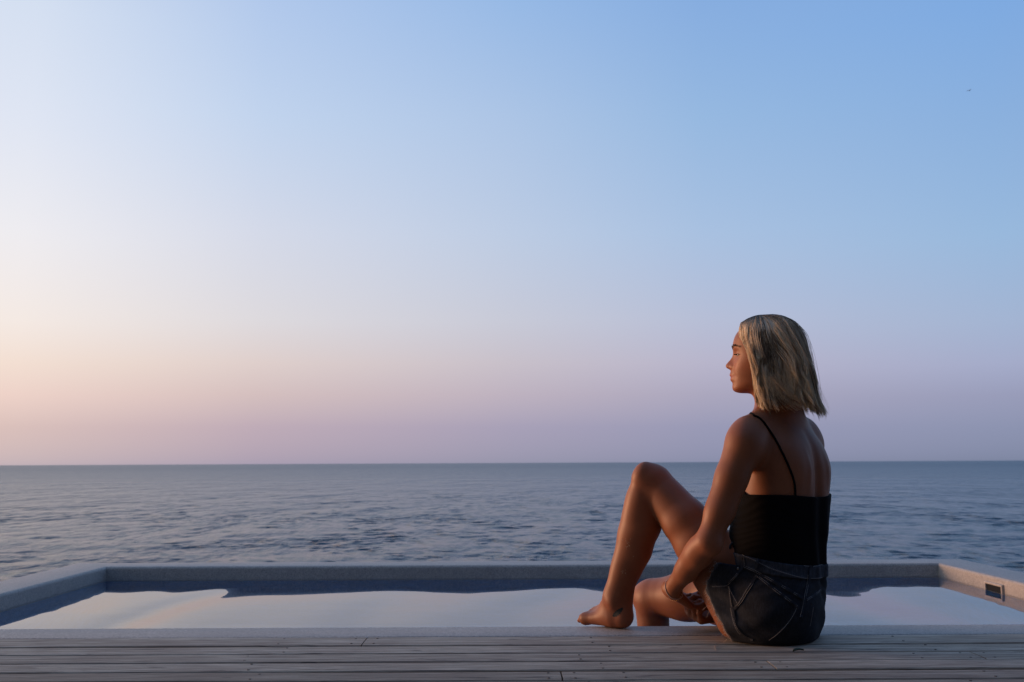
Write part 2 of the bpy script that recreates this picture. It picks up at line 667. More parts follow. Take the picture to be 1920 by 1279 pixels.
SCREW_MAT = mat_simple('rusty screw head', (.05, .04, .034), .6, .3, .5)
bm = bmesh.new()
bmesh.ops.create_cone(bm, cap_ends=True, segments=10, radius1=.0034, radius2=.0030, depth=.0016)
SCREW_ME = bpy.data.meshes.new('screw')
bm.to_mesh(SCREW_ME)
bm.free()
SCREW_ME.materials.append(SCREW_MAT)
kk = 0
for row in range(len(GAPS) - 1):
    y1, y0 = GAPS[row], GAPS[row + 1]
    g = .018 if row in (1, 4) else .0105
    gb = .018 if row + 1 in (1, 4) else .0105
    js = JOINTS.get(row)
    if js is None:
        js = [random.uniform(-2.5, 2.5)]
    xs = [-6.0] + sorted(js) + [6.0]
    if row == 1:
        xs = [-6.0, -3.2, 3.4, 6.0]
    for a, b in zip(xs[:-1], xs[1:]):
        me, loc = plank_mesh(a + .0018, b - .0018, y0 + gb / 2, y1 - g / 2 if row else y1 - .002, 100 + kk)
        o = link('plank', me, WOOD, deck)
        o.location = loc
        kk += 1
        if row < 6:
            for jx in np.arange(-3.15, 3.2, .84):
                xx = jx + .045 * math.sin(row * 2.1)
                if a + .05 < xx < b - .05:
                    for dy in (-.27, .27):
                        s = bpy.data.objects.new('screw', SCREW_ME)
                        COL.objects.link(s)
                        s.parent = o
                        s.location = (xx - loc[0] + random.uniform(-.006, .006), dy * (y1 - y0) + random.uniform(-.005, .005), .0004)
        for xe, sgn in ((a, 1), (b, -1)):
            if row < 6 and abs(xe) < 4:
                for dy in (-.27, .27):
                    s = bpy.data.objects.new('screw', SCREW_ME)
                    COL.objects.link(s)
                    s.parent = o
                    s.location = (xe + sgn * .03 - loc[0], dy * (y1 - y0), .0004)
# ---------------------------------------------------------------- unseen house, added behind the camera to shade the scene from there
shade_villa = bpy.data.objects.new('shade_villa', None)
COL.objects.link(shade_villa)
shade_villa.location = (0, -2.4, GZ)
tag(shade_villa, 'unseen dark timber house with a deep veranda roof, added to shade the deck from behind', 'house')
DARKWOOD = mat_simple('dark stained timber', (.045, .034, .027), .7, .3, 0, 7)
SOFFIT = mat_simple('brown veranda ceiling boards', (.075, .052, .036), .7, .2, 0, 5)


def shade_villa_part(name, x0, x1, y0, y1, z0, z1, mat, parent=shade_villa, bevel=.006):
    me = box_mesh(name, x0, x1, y0 + 2.4, y1 + 2.4, z0, z1, bevel, 1)
    return link(name, me, mat, parent)


shade_villa_part('wall', -8.0, -3.2, -2.60, -2.42, -.30, 2.70, DARKWOOD)
shade_villa_part('wall', 3.2, 8.0, -2.60, -2.42, -.30, 2.70, DARKWOOD)
shade_villa_part('wall', -3.197, 3.197, -2.60, -2.42, 2.25, 2.70, DARKWOOD)
roof = shade_villa_part('roof', -8.4, 8.4, -6.5, .95, 2.703, 2.90, DARKWOOD)  # added overhang, sized to block sky light from behind
for i in range(40):
    y1 = .93 - i * .083
    if y1 < -2.3:
        break
    shade_villa_part('ceiling_board', -8.38, 8.38, y1 - .078, y1, 2.683, 2.7025, SOFFIT, roof, .002)
for x in (-6.4, 6.4):
    shade_villa_part('post', x - .07, x + .07, .62, .76, .003, 2.68, DARKWOOD)
GLASS = Mat('dark glass')
GLASS.color((.012, .014, .016)).set(Roughness=.03)
GLASS = GLASS.m
for k in range(4):
    x0 = -3.18 + k * 1.59
    d = shade_villa_part('sliding_door', x0, x0 + 1.575, -2.505 + .03 * (k % 2), -2.475 + .03 * (k % 2), .01, .09, DARKWOOD, shade_villa, .003)
    for (a, b, c, e) in ((x0, x0 + .07, .0905, 2.16), (x0 + 1.505, x0 + 1.575, .0905, 2.16), (x0, x0 + 1.575, 2.161, 2.24)):
        shade_villa_part('door_frame', a, b, -2.505 + .03 * (k % 2), -2.475 + .03 * (k % 2), c, e, DARKWOOD, d, .003)
    shade_villa_part('pane', x0 + .071, x0 + 1.504, -2.494 + .03 * (k % 2), -2.486 + .03 * (k % 2), .0905, 2.16, GLASS, d, 0)
shade_villa_part('back_wall', -8.0, 8.0, -6.4, -6.2, -.30, 2.70, DARKWOOD)
# ---------------------------------------------------------------- implicit surfaces for the figure
class Field:
    """distance samples on a grid; shapes are blended in with a smooth minimum"""
    def __init__(self, lo, hi, h):
        self.lo = np.array(lo, float)
        self.h = h
        self.n = np.ceil((np.array(hi) - self.lo) / h).astype(int) + 1
        self.F = np.full(tuple(self.n), .06, np.float32)

    def box(self, lo, hi):
        a = np.clip(np.floor((np.asarray(lo) - self.lo) / self.h).astype(int), 0, self.n)
        b = np.clip(np.ceil((np.asarray(hi) - self.lo) / self.h).astype(int) + 1, 0, self.n)
        sl = tuple(slice(int(x), int(y)) for x, y in zip(a, b))
        ax = [(self.lo[i] + self.h * np.arange(a[i], b[i])).astype(np.float32) for i in range(3)]
        return sl, np.meshgrid(*ax, indexing='ij', sparse=True)

    def add(self, lo, hi, fn, k=.01):
        m = k + .03
        sl, (x, y, z) = self.box(np.asarray(lo) - m, np.asarray(hi) + m)
        if any(s.start >= s.stop for s in sl):
            return
        d = fn(x, y, z).astype(np.float32)
        self.F[sl] = smin(self.F[sl], d, k)

    def sub(self, lo, hi, fn, k=.005):
        m = k + .02
        sl, (x, y, z) = self.box(np.asarray(lo) - m, np.asarray(hi) + m)
        d = fn(x, y, z).astype(np.float32)
        self.F[sl] = -smin(-self.F[sl], d, k)

    def cone(self, a, b, ra, rb, k=.012):
        a, b = np.asarray(a, float), np.asarray(b, float)
        r = max(ra, rb)
        self.add(np.minimum(a, b) - r, np.maximum(a, b) + r, lambda x, y, z: d_cone(x, y, z, a, b, ra, rb), k)

    def chain(self, pts, rad, k=.012):
        for i in range(len(pts) - 1):
            self.cone(pts[i], pts[i + 1], rad[i], rad[i + 1], k)

    def ell(self, c, ax, rad, k=.015):
        """ax: 3 orthonormal rows, rad: radii along them"""
        c = np.asarray(c, float)
        r = max(rad)
        self.add(c - r, c + r, lambda x, y, z: d_ell(x, y, z, c, ax, rad), k)


def smin(a, b, k):
    h = np.maximum(k - np.abs(a - b), 0) / np.maximum(k, 1e-9)
    return np.minimum(a, b) - h * h * k * .25


def d_cone(x, y, z, a, b, ra, rb):
    d = b - a
    L2 = float(d @ d)
    t = np.clip(((x - a[0]) * d[0] + (y - a[1]) * d[1] + (z - a[2]) * d[2]) / L2, 0, 1)
    return np.sqrt((x - a[0] - t * d[0]) ** 2 + (y - a[1] - t * d[1]) ** 2 + (z - a[2] - t * d[2]) ** 2) - (ra + (rb - ra) * t)


def d_ell(x, y, z, c, ax, rad):
    q = 0
    g = 0
    for i in range(3):
        v = ((x - c[0]) * ax[i][0] + (y - c[1]) * ax[i][1] + (z - c[2]) * ax[i][2])
        q = q + (v / rad[i]) ** 2
        g = g + (v / rad[i] ** 2) ** 2
    k0 = np.sqrt(q)
    return k0 * (k0 - 1) / (np.sqrt(g) + 1e-6)


def surface_nets(F, lo, h):
    """naive surface nets; returns V, quads"""
    ins = F < 0
    n = np.array(F.shape)
    c = np.zeros(tuple(n - 1), np.int8)
    for dx in (0, 1):
        for dy in (0, 1):
            for dz in (0, 1):
                c += ins[dx:n[0] - 1 + dx, dy:n[1] - 1 + dy, dz:n[2] - 1 + dz]
    I = np.argwhere((c > 0) & (c < 8))
    m = n - 1
    flat = (I[:, 0] * m[1] + I[:, 1]) * m[2] + I[:, 2]
    acc = np.zeros((len(I), 3))
    cnt = np.zeros(len(I))
    corners = [(dx, dy, dz) for dx in (0, 1) for dy in (0, 1) for dz in (0, 1)]
    val = {k: F[I[:, 0] + k[0], I[:, 1] + k[1], I[:, 2] + k[2]].astype(float) for k in corners}
    for p in corners:
        for axis in range(3):
            if p[axis]:
                continue
            q = list(p)
            q[axis] = 1
            q = tuple(q)
            a, b = val[p], val[q]
            s = (a < 0) != (b < 0)
            t = np.where(s, a / np.where(s, a - b, 1), 0)
            pos = np.array(p, float)[None] + np.zeros((len(I), 3))
            pos[:, axis] += t
            acc += pos * s[:, None]
            cnt += s
    V = lo + h * (I + acc / cnt[:, None])
    quads = []
    for axis in range(3):
        sl0 = [slice(None)] * 3
        sl1 = [slice(None)] * 3
        sl0[axis] = slice(0, -1)
        sl1[axis] = slice(1, None)
        a, b = ins[tuple(sl0)], ins[tuple(sl1)]
        for flip, mask in ((False, a & ~b), (True, ~a & b)):
            E = np.argwhere(mask)
            u, v = [(1, 2), (2, 0), (0, 1)][axis]
            ok = (E[:, u] > 0) & (E[:, v] > 0) & (E[:, u] < m[u]) & (E[:, v] < m[v])
            E = E[ok]
            q = []
            for du, dv in ((1, 1), (0, 1), (0, 0), (1, 0)):
                G = E.copy()
                G[:, u] -= du
                G[:, v] -= dv
                q.append((G[:, 0] * m[1] + G[:, 1]) * m[2] + G[:, 2])
            q = np.stack(q, 1)
            if flip:
                q = q[:, ::-1]
            quads.append(q)
    Q = np.searchsorted(flat, np.concatenate(quads))
    return V, Q


def sample(F, lo, h, V):
    g = (V - lo) / h
    i = np.clip(np.floor(g).astype(int), 0, np.array(F.shape) - 2)
    t = g - i
    out = 0
    for dx in (0, 1):
        for dy in (0, 1):
            for dz in (0, 1):
                w = (t[:, 0] if dx else 1 - t[:, 0]) * (t[:, 1] if dy else 1 - t[:, 1]) * (t[:, 2] if dz else 1 - t[:, 2])
                out = out + w * F[i[:, 0] + dx, i[:, 1] + dy, i[:, 2] + dz]
    return out


def iso_mesh(name, F, lo, h, relax=2):
    V, Q = surface_nets(F, lo, h)
    e = np.concatenate([Q[:, [0, 1]], Q[:, [1, 2]], Q[:, [2, 3]], Q[:, [3, 0]]])
    for _ in range(relax):
        S = np.zeros_like(V)
        c = np.zeros(len(V))
        for i in range(3):
            S[:, i] = np.bincount(e[:, 0], V[e[:, 1], i], len(V)) + np.bincount(e[:, 1], V[e[:, 0], i], len(V))
        c = np.bincount(e[:, 0], minlength=len(V)) + np.bincount(e[:, 1], minlength=len(V))
        V2 = .5 * V + .5 * S / np.maximum(c, 1)[:, None]
        # back onto the surface along the gradient
        f = sample(F, lo, h, V2)
        g = np.stack([sample(F, lo, h, V2 + h * .5 * np.eye(3)[i]) - sample(F, lo, h, V2 - h * .5 * np.eye(3)[i]) for i in range(3)], 1) / h
        g2 = np.maximum((g * g).sum(1), .15)
        V = V2 - g * np.clip(f / g2, -h, h)[:, None]
    return mesh_np(name, V, Q)


def unit(v):
    v = np.asarray(v, float)
    return v / np.linalg.norm(v)


# ---------------------------------------------------------------- the woman: pose
def facing(deg):
    a = R(deg)
    return np.array([-math.cos(a), math.sin(a), 0.0]), np.array([math.sin(a), math.cos(a), 0.0])


FT, RT = facing(43)          # torso: forward, right
FP, RP = facing(28)          # pelvis
UP = np.array([0, 0, 1.0])

L_HIP, R_HIP = np.array([.668, 2.805, .118]), np.array([.752, 2.945, .110])
L_KNEE = P(1221, 901, 2.945)
L_ANK = P(1157, 1126, 2.995)
R_KNEE = P(1222, 1126, 3.245)
R_ANK = R_KNEE + np.array([.015, .02, -.42])
L_SH = P(1394, 831, 2.725)
R_SH = P(1511, 829, 2.975)
L_ELB = P(1328, 1017, 2.70)
L_WR = P(1258, 1106, 2.86)
R_ELB = np.array([.715, 3.065, .265])
R_WR = np.array([.592, 2.975, .062])

# torso sections: z, centre x, centre y, half width, half depth, heading
SEC = np.array([
    (-.02, .735, 2.842, .095, .085, 28),
    (.04, .735, 2.842, .122, .105, 28),
    (.10, .737, 2.842, .140, .114, 28),
    (.17, .734, 2.845, .149, .124, 33),
    (.24, .737, 2.844, .143, .122, 38),
    (.33, .751, 2.844, .145, .116, 45),
    (.42, .770, 2.846, .146, .104, 45),
    (.49, .779, 2.850, .150, .098, 44),
    (.545, .779, 2.852, .146, .084, 43),
    (.585, .771, 2.853, .118, .068, 43),
    (.620, .768, 2.853, .074, .054, 43),
    (.655, .766, 2.853, .046, .042, 40),
    (.70, .760, 2.853, .030, .030, 40),
])


def sec_at(z, col):
    return np.interp(z, SEC[:, 0], SEC[:, col]) if np.isscalar(z) else np.interp(z.ravel(), SEC[:, 0], SEC[:, col]).reshape(z.shape).astype(np.float32)


_zz = np.linspace(-.02, .70, 200)
_SM = []
for c_ in range(1, 6):          # smooth the section table so that no creases show
    v_ = np.interp(_zz, SEC[:, 0], SEC[:, c_])
    ker = np.hanning(25)
    ker /= ker.sum()
    _SM.append(np.convolve(np.pad(v_, 12, mode='edge'), ker, 'valid'))
SEC = np.column_stack([_zz] + _SM)


def d_torso(x, y, z, gr=1.0):
    cx, cy, a, b, th = (sec_at(z, i) for i in range(1, 6))
    th = np.radians(th)
    fx, fy = -np.cos(th), np.sin(th)
    rx, ry = np.sin(th), np.cos(th)
    f = (x - cx) * fx + (y - cy) * fy
    r = (x - cx) * rx + (y - cy) * ry
    # back relief: spine groove, shoulder blades; front: bust
    zc = z
    groove = gr * .0125 * np.exp(-(r / .017) ** 2) * np.clip((zc - .12) / .1, 0, 1) * np.clip((.60 - zc) / .12, 0, 1)
    erect = .0055 * np.exp(-((np.abs(r) - .036) / .020) ** 2) * np.clip((zc - .1) / .1, 0, 1) * np.clip((.5 - zc) / .15, 0, 1)
    blade = .0085 * np.exp(-((np.abs(r) - .078) / .034) ** 2 - ((zc - .475) / .062) ** 2)
    bladeedge = .004 * np.exp(-((np.abs(r) - .052) / .010) ** 2 - ((zc - .470) / .05) ** 2)
    backm = np.clip(-f / .05, 0, 1)
    bust = .040 * np.exp(-((np.abs(r) - .070) / .050) ** 2 - ((zc - .415) / .052) ** 2) * np.clip(f / .05, 0, 1)
    b2 = b + (erect + blade + bladeedge - groove) * backm + bust
    p = 2.25
    q = (np.abs(r / a) ** p + np.abs(f / b2) ** p) ** (1 / p)
    d = (q - 1) * np.minimum(a, b2) * .98
    return np.maximum(d, np.maximum(z - .70, -.02 - z))


H0 = .003
LO, HI = (.10, 2.55, -.46), (1.0, 3.42, .965)
lower = Field((.28, 2.56, -.46), (1.0, 3.42, .73), H0)       # torso, pelvis, legs
lower.add((.55, 2.65, -.02), (1.0, 3.05, .70), d_torso, .02)
# buttocks, resting flattened on the deck
AXP = [FP, RP, UP]
lower.ell((.695, 2.780, .098), AXP, (.113, .104, .104), .045)
lower.ell((.745, 2.872, .096), AXP, (.104, .100, .102), .045)
# flank over the hip
lower.ell((.712, 2.780, .135), AXP, (.080, .066, .075), .04)
lower.ell((.752, 2.900, .135), AXP, (.080, .066, .075), .04)
trunk = Field((.52, 2.62, -.02), (1.0, 3.06, .52), H0)        # what the clothes of the upper body follow
trunk.add((.55, 2.65, -.02), (1.0, 3.05, .52), lambda x, y, z: d_torso(x, y, z, .25), .02)
trunk.ell((.695, 2.780, .098), AXP, (.113, .104, .104), .045)
trunk.ell((.745, 2.872, .096), AXP, (.104, .100, .102), .045)
trunk.ell((.712, 2.780, .135), AXP, (.080, .066, .075), .04)
trunk.ell((.752, 2.900, .135), AXP, (.080, .066, .075), .04)
# left thigh, raised
kl = .030
mid = .5 * (L_HIP + L_KNEE)
lower.chain([L_HIP + np.array([.006, -.004, -.036]), L_HIP + .33 * (L_KNEE - L_HIP) + np.array([.004, -.004, -.016]), L_HIP + .66 * (L_KNEE - L_HIP) + np.array([0, 0, -.004]), L_KNEE + np.array([.012, 0, -.012])],
            [.074, .077, .0665, .053], .014)
lower.cone(L_HIP + np.array([-.030, .008, -.030]), L_HIP + .52 * (L_KNEE - L_HIP) + np.array([-.008, 0, -.026]), .086, .057, .03)
lower.cone(L_HIP + np.array([.02, -.02, -.03]), L_HIP + .55 * (L_KNEE - L_HIP) + np.array([.012, 0, -.022]), .075, .055, .04)
# right thigh, lying over the coping
dR = R_KNEE - R_HIP
lower.chain([R_HIP, R_HIP + .35 * dR + np.array([0, 0, .006]), R_HIP + .7 * dR + np.array([0, 0, .010]), R_KNEE + np.array([.012, -.012, .012])],
            [.092, .083, .069, .058], kl)

legs = Field((.10, 2.86, -.46), (.72, 3.42, .56), H0)         # shanks, feet
# left knee cap, shank, calf
tdir = unit(L_ANK - L_KNEE)
legs.cone(L_KNEE + np.array([.004, 0, -.004]), L_KNEE + tdir * .07, .0480, .0425, .03)
legs.ell(P(1205, 886, 2.93), [unit(np.array([-.75, .45, .45])), unit(np.array([.5, .85, 0])), unit(np.cross(unit(np.array([-.75, .45, .45])), unit(np.array([.5, .85, 0]))))], (.022, .027, .030), .035)
legs.chain([P(1204, 940, 2.955), P(1190, 1000, 2.968), P(1175, 1063, 2.985), P(1158, 1122, 2.997)], [.0450, .0415, .0335, .0290], .02)
legs.chain([P(1217, 935, 2.955), P(1209, 983, 2.960), P(1196, 1033, 2.972), P(1176, 1085, 2.988)], [.038, .0425, .0335, .0245], .03)
legs.cone(L_KNEE + tdir * .05 + np.array([-.014, 0, 0]), P(1149, 1115, 2.993), .030, .022, .03)
legs.cone(P(1203, 903, 2.930), P(1189, 965, 2.950), .020, .020, .03)
# left foot
fd = unit(np.array([-.63, .777, 0]))
fl = np.array([-fd[1], fd[0], 0.0])      # towards the little toe side (to the camera)
if fl[1] > 0:
    fl = -fl
heel = np.array([P(1167, 1160, 2.99)[0], 2.990, .031 + GZ])
FS = .95
def fp(a, s, z):
    return heel + fd * a * FS + fl * s * FS + np.array([0, 0, z + GZ - heel[2]])
legs.cone(fp(-.002, 0, .031), fp(.035, .0, .034), .030, .029, .02)
legs.cone(P(1158, 1120, 2.997), fp(.045, 0, .052), .0325, .030, .03)
legs.cone(P(1176, 1108, 2.992), fp(-.012, 0, .045), .015, .019, .02)          # heel cord
legs.cone(fp(.045, -.006, .054), fp(.125, -.012, .030), .030, .019, .03)       # instep
legs.cone(fp(.03, .012, .028), fp(.135, .026, .017), .026, .0155, .02)         # outer border
legs.cone(fp(.03, -.012, .036), fp(.145, -.028, .021), .026, .019, .02)        # inner border
legs.cone(fp(.140, -.026, .019), fp(.138, .028, .015), .0175, .0135, .02)      # ball
for s_, l_, r0_, r1_ in ((-.031, .052, .0125, .0115), (-.010, .046, .0092, .0078), (.006, .040, .0086, .0074), (.020, .034, .0082, .0070), (.032, .027, .0080, .0068)):
    b_ = fp(.143 - .35 * (s_ + .03) * .5, s_, .016)
    m_ = b_ + fd * l_ * .55 + np.array([0, 0, .004])
    e_ = b_ + fd * l_ + np.array([0, 0, -.008])
    legs.chain([b_, m_, e_], [r0_, r0_ * .95, r1_], .005)
# ankle bones
legs.ell(P(1149, 1130, 2.972), [FP, RP, UP], (.011, .010, .013), .02)
legs.ell(P(1160, 1128, 3.03), [FP, RP, UP], (.012, .012, .014), .02)
# right shank down into the water
sd = unit(R_ANK - R_KNEE)
legs.chain([R_KNEE, R_KNEE + .12 * sd, R_KNEE + .25 * sd, R_ANK], [.054, .047, .041, .033], .02)
legs.chain([R_KNEE + .07 * sd + np.array([.004, -.008, 0]), R_KNEE + .16 * sd + np.array([.006, -.012, 0]), R_KNEE + .28 * sd], [.038, .040, .030], .02)
legs.ell(R_KNEE + np.array([-.020, .020, .018]), [unit(np.array([-.7, .7, .3])), unit(np.array([.7, .7, 0])), UP], (.038, .036, .036), .03)
rf = unit(np.array([-.72, .69, -.05]))
legs.cone(R_ANK, R_ANK + rf * .15 + np.array([0, 0, -.035]), .032, .020, .03)

arms = Field((.34, 2.58, -.02), (1.0, 3.18, .66), H0)
# left arm
su = unit(L_ELB - L_SH)
arms.ell(L_SH + np.array([.004, .006, -.006]), [unit(np.array([.69, .72, 0])), unit(np.array([-.72, .69, 0])), UP], (.050, .050, .060), .03)
arms.chain([L_SH, L_SH + .10 * su, L_SH + .20 * su, L_ELB], [.0450, .0400, .0355, .0325], .02)
arms.cone(L_SH + .07 * su + np.array([.010, .0, 0]), L_SH + .19 * su + np.array([.009, 0, 0]), .033, .029, .02)
arms.cone(L_SH + .05 * su + np.array([-.002, .005, 0]), L_SH + .17 * su + np.array([-.002, .005, 0]), .033, .029, .02)
fdir = unit(L_WR - L_ELB)
arms.chain([L_ELB, L_ELB + .055 * fdir, L_ELB + .13 * fdir, L_WR], [.0315, .0335, .0290, .0215], .02)
arms.cone(L_ELB + .03 * fdir + np.array([-.008, .004, .004]), L_ELB + .10 * fdir + np.array([-.004, 0, .004]), .030, .027, .02)
arms.ell(L_ELB + np.array([.016, -.014, -.010]), [su, unit(np.cross(su, FP)), unit(np.cross(su, unit(np.cross(su, FP))))], (.018, .014, .014), .02)
# right arm, mostly hidden in front of the body
ru = unit(R_ELB - R_SH)
arms.ell(R_SH + np.array([-.004, 0, -.004]), [unit(np.array([.69, .72, 0])), unit(np.array([-.72, .69, 0])), UP], (.047, .048, .056), .03)
arms.chain([R_SH, R_SH + .12 * ru, R_SH + .22 * ru, R_ELB], [.045, .041, .037, .034], .02)
rd = unit(R_WR - R_ELB)
arms.chain([R_ELB, R_ELB + .06 * rd, R_ELB + .14 * rd, R_WR], [.034, .036, .031, .0235], .02)


def hand(fld, W, D, Nn, left, curls, spread=.0, S=.95, thumb=(.55, .5)):
    """palm, four unequal fingers with three bends, and a thumb from the side of the palm"""
    D = unit(D)
    Nn = unit(Nn - D * (Nn @ D))
    T = np.cross(Nn, D) if left else np.cross(D, Nn)       # towards the thumb
    def rot(v, ang):       # bend from D towards the palm normal about T
        return v * math.cos(ang) + (Nn if abs(v @ Nn) < 2 else Nn) * 0
    for s in (-.030, -.010, .011, .031):
        fld.cone(W + T * s * .55 * S, W + D * .088 * S + T * s * S - D * abs(s - .011) * .25 * S, .0165 * S, .0118 * S, .014)
    lens = ((.031, .040, .024, .021, .0088), (.011, .045, .028, .023, .0090), (-.010, .041, .026, .022, .0086), (-.030, .032, .020, .019, .0076))
    for (s, l1, l2, l3, r), cl in zip(lens, curls):
        p = W + D * .088 * S + T * s * S - D * abs(s - .011) * .25 * S
        a = 0.0
        pts, rad = [p], [r * 1.06 * S]
        for l, c, q in zip((l1, l2, l3), cl, (1.0, .93, .80)):
            a += c
            v = D * math.cos(a) + Nn * math.sin(a) + T * spread * (s / .03) * math.cos(a)
            p = p + unit(v) * l * S
            pts.append(p)
            rad.append(r * q * S)
        fld.chain(pts, rad, .004)
    # thumb: leaves the side of the palm near its base
    a, b = thumb
    t0 = W + D * .018 * S + T * .022 * S + Nn * .004
    d1 = unit(D * math.cos(a) + T * math.sin(a) + Nn * .35)
    d2 = unit(d1 * math.cos(b) + unit(Nn * .6 + D * .6) * math.sin(b))
    p1 = t0 + d1 * .044 * S
    p2 = p1 + unit(d1 * .7 + d2 * .3) * .034 * S
    p3 = p2 + d2 * .026 * S
    fld.chain([t0, p1, p2, p3], [.0155 * S, .0118 * S, .0100 * S, .0080 * S], .006)
    return T


LH_D = unit(P(1303, 1141, 2.945) - L_WR)
hand(arms, L_WR, LH_D, np.array([.55, -.15, .8]), True, [(.30, .45, .3), (.34, .5, .3), (.36, .5, .3), (.40, .5, .3)])
RH_D = unit(P(1283, 1157, 2.925) - R_WR)
hand(arms, R_WR, RH_D, np.array([.05, -.35, .9]), False, [(1.0, 1.35, .8), (1.05, 1.4, .8), (1.05, 1.4, .8), (1.05, 1.4, .8)])

# ---------------------------------------------------------------- head
HC = P(1440, 665, 2.85)
FH, RH = facing(16)
pitch_h = R(-1.0)
FHv = FH * math.cos(pitch_h) + UP * math.sin(pitch_h)
UHv = np.cross(RH, FHv)
AXH = [FHv, RH, UHv]


def hw(f, r, u):
    """head frame (forward, right, up) -> world"""
    return HC + FHv * f + RH * r + UHv * u


_prof = [(1391, 611), (1387, 621), (1383.6, 633), (1380.8, 643.7), (1379.8, 648.8), (1380.6, 654), (1379.5, 660), (1376.6, 665), (1372.0, 670), (1366.2, 676), (1361.9, 680.7), (1361.4, 684),
         (1364.6, 687.8), (1369.6, 690), (1370.8, 693.6), (1368.6, 698.6), (1367.8, 701.2), (1370.9, 704.8), (1368.8, 708.4), (1369.6, 711.4), (1372.6, 714.4), (1373.0, 717.7), (1372.0, 724), (1373.0, 729.7), (1376.5, 734), (1382.7, 737)]
PU = np.array([(665 - y) * .001527 for x, y in _prof])[::-1]
PF = np.array([(1440 - x) * .00155 for x, y in _prof])[::-1]
_u = np.linspace(-.125, .12, 500)
_base_u = [-.125, -.113, -.100, -.085, -.068, -.052, -.040, -.030, -.012, .004, .018, .027, .045, .065, .085, .12]
_base_f = [.078, .093, .1015, .1015, .1015, .1035, .1025, .098, .0935, .0900, .0915, .0925, .0895, .0830, .0740, .040]
BASE = np.interp(_u, _base_u, _base_f)
DET = np.where((_u > PU[0]) & (_u < PU[-1]), np.interp(_u, PU, PF) - BASE, 0)
_ker = np.hanning(9)
_ker /= _ker.sum()
DET = np.convolve(DET, _ker, 'same')
BASE = np.convolve(np.pad(BASE, 15, mode='edge'), np.hanning(31) / np.hanning(31).sum(), 'valid')
WID = np.interp(_u, [-.125, -.10, -.08, -.06, -.035, -.008, .02, .05, .09, .12], [.034, .046, .054, .060, .066, .0705, .0715, .070, .060, .04])
DW = np.interp(_u, [-.12, -.10, -.078, -.072, -.055, -.046, -.040, -.030, -.022, -.012, .004, .02, .05], [.022, .022, .022, .020, .020, .014, .012, .0145, .0125, .0098, .0085, .016, .04])


def d_face(x, y, z):
    dx, dy, dz = x - HC[0], y - HC[1], z - HC[2]
    f = dx * FHv[0] + dy * FHv[1] + dz * FHv[2]
    r = dx * RH[0] + dy * RH[1] + dz * RH[2]
    u = dx * UHv[0] + dy * UHv[1] + dz * UHv[2]
    ip = lambda T: np.interp(u.ravel(), _u, T).reshape(u.shape)
    base, det, w, dw = ip(BASE), ip(DET), ip(WID), ip(DW)
    ar = np.abs(r)
    base = base + det * np.exp(-(r / dw) ** 2)
    base = base - .0125 * np.exp(-((ar - .031) / .0150) ** 2 - ((u - .002) / .0115) ** 2)          # eye sockets
    base = base + .0045 * np.exp(-((ar - .030) / .018) ** 2 - ((u - .0235) / .0075) ** 2)          # brow
    base = base + .0032 * np.exp(-((ar - .043) / .015) ** 2 - ((u + .026) / .016) ** 2)            # cheek bone
    base = base - .0030 * np.exp(-((ar - .027) / .005) ** 2 - ((u + .058) / .008) ** 2)            # corner of the mouth
    base = base - .0007 * np.exp(-((ar - .022 - .16 * (-.034 - u)) / .005) ** 2 - ((u + .046) / .014) ** 2)
    w = w + .0035 * np.exp(-((u + .020) / .018) ** 2)
    fr = (np.maximum(f, -.012) + .012) / (base + .012)
    p = 2.35
    q = (fr ** p + (ar / w) ** p) ** (1 / p)
    d = (q - 1) * np.minimum(w, base) * 1.02
    d = -smin(-d, -(-.012 - f), .03)
    # jaw line and underside
    jl = -.1165 + np.clip(.098 - f, 0, .2) * .20 + ar * .18
    d = -smin(-d, -(jl - u), .020)
    return -smin(-d, -(u - .075), .035)


head = Field((.55, 2.68, .51), (.92, 3.02, .965), .0025)
c0 = hw(0, 0, 0)
head.add(c0 - .135, c0 + .135, d_face, .02)
head.ell(hw(-.012, 0, .024), AXH, (.0985, .0745, .0860), .03)
head.ell(hw(-.045, 0, -.015), AXH, (.060, .060, .060), .03)
for s in (-1, 1):
    head.cone(hw(.100, s * .0115, -.0325), hw(.088, s * .0130, -.034), .0066, .0055, .006)         # wing of the nose
    ec = hw(.0735, s * .0315, .0005)
    head.add(ec - .02, ec + .02, lambda x, y, z, ec=ec: np.maximum(d_ell(x, y, z, ec, AXH, (.0138, .0138, .0138)), -((x - ec[0]) * UHv[0] + (y - ec[1]) * UHv[1] + (z - ec[2]) * UHv[2]) + .0017), .003)   # upper lid
    head.add(ec - .02, ec + .02, lambda x, y, z, ec=ec: np.maximum(d_ell(x, y, z, ec, AXH, (.0132, .0132, .0132)), ((x - ec[0]) * UHv[0] + (y - ec[1]) * UHv[1] + (z - ec[2]) * UHv[2]) + .0036), .003)    # lower lid
    head.ell(hw(-.010, s * .074, -.008), AXH, (.017, .008, .030), .008)                             # ear
# neck
neck0 = np.array([.772, 2.853, .570])
neck1 = hw(-.020, 0, -.075)
head.cone(neck0, neck1, .0460, .0485, .03)
head.cone(neck0 + FH * .018 + UP * .03, hw(.012, 0, -.085), .032, .034, .03)

# ---------------------------------------------------------------- join everything into one skin
body = Field(LO, HI, H0)


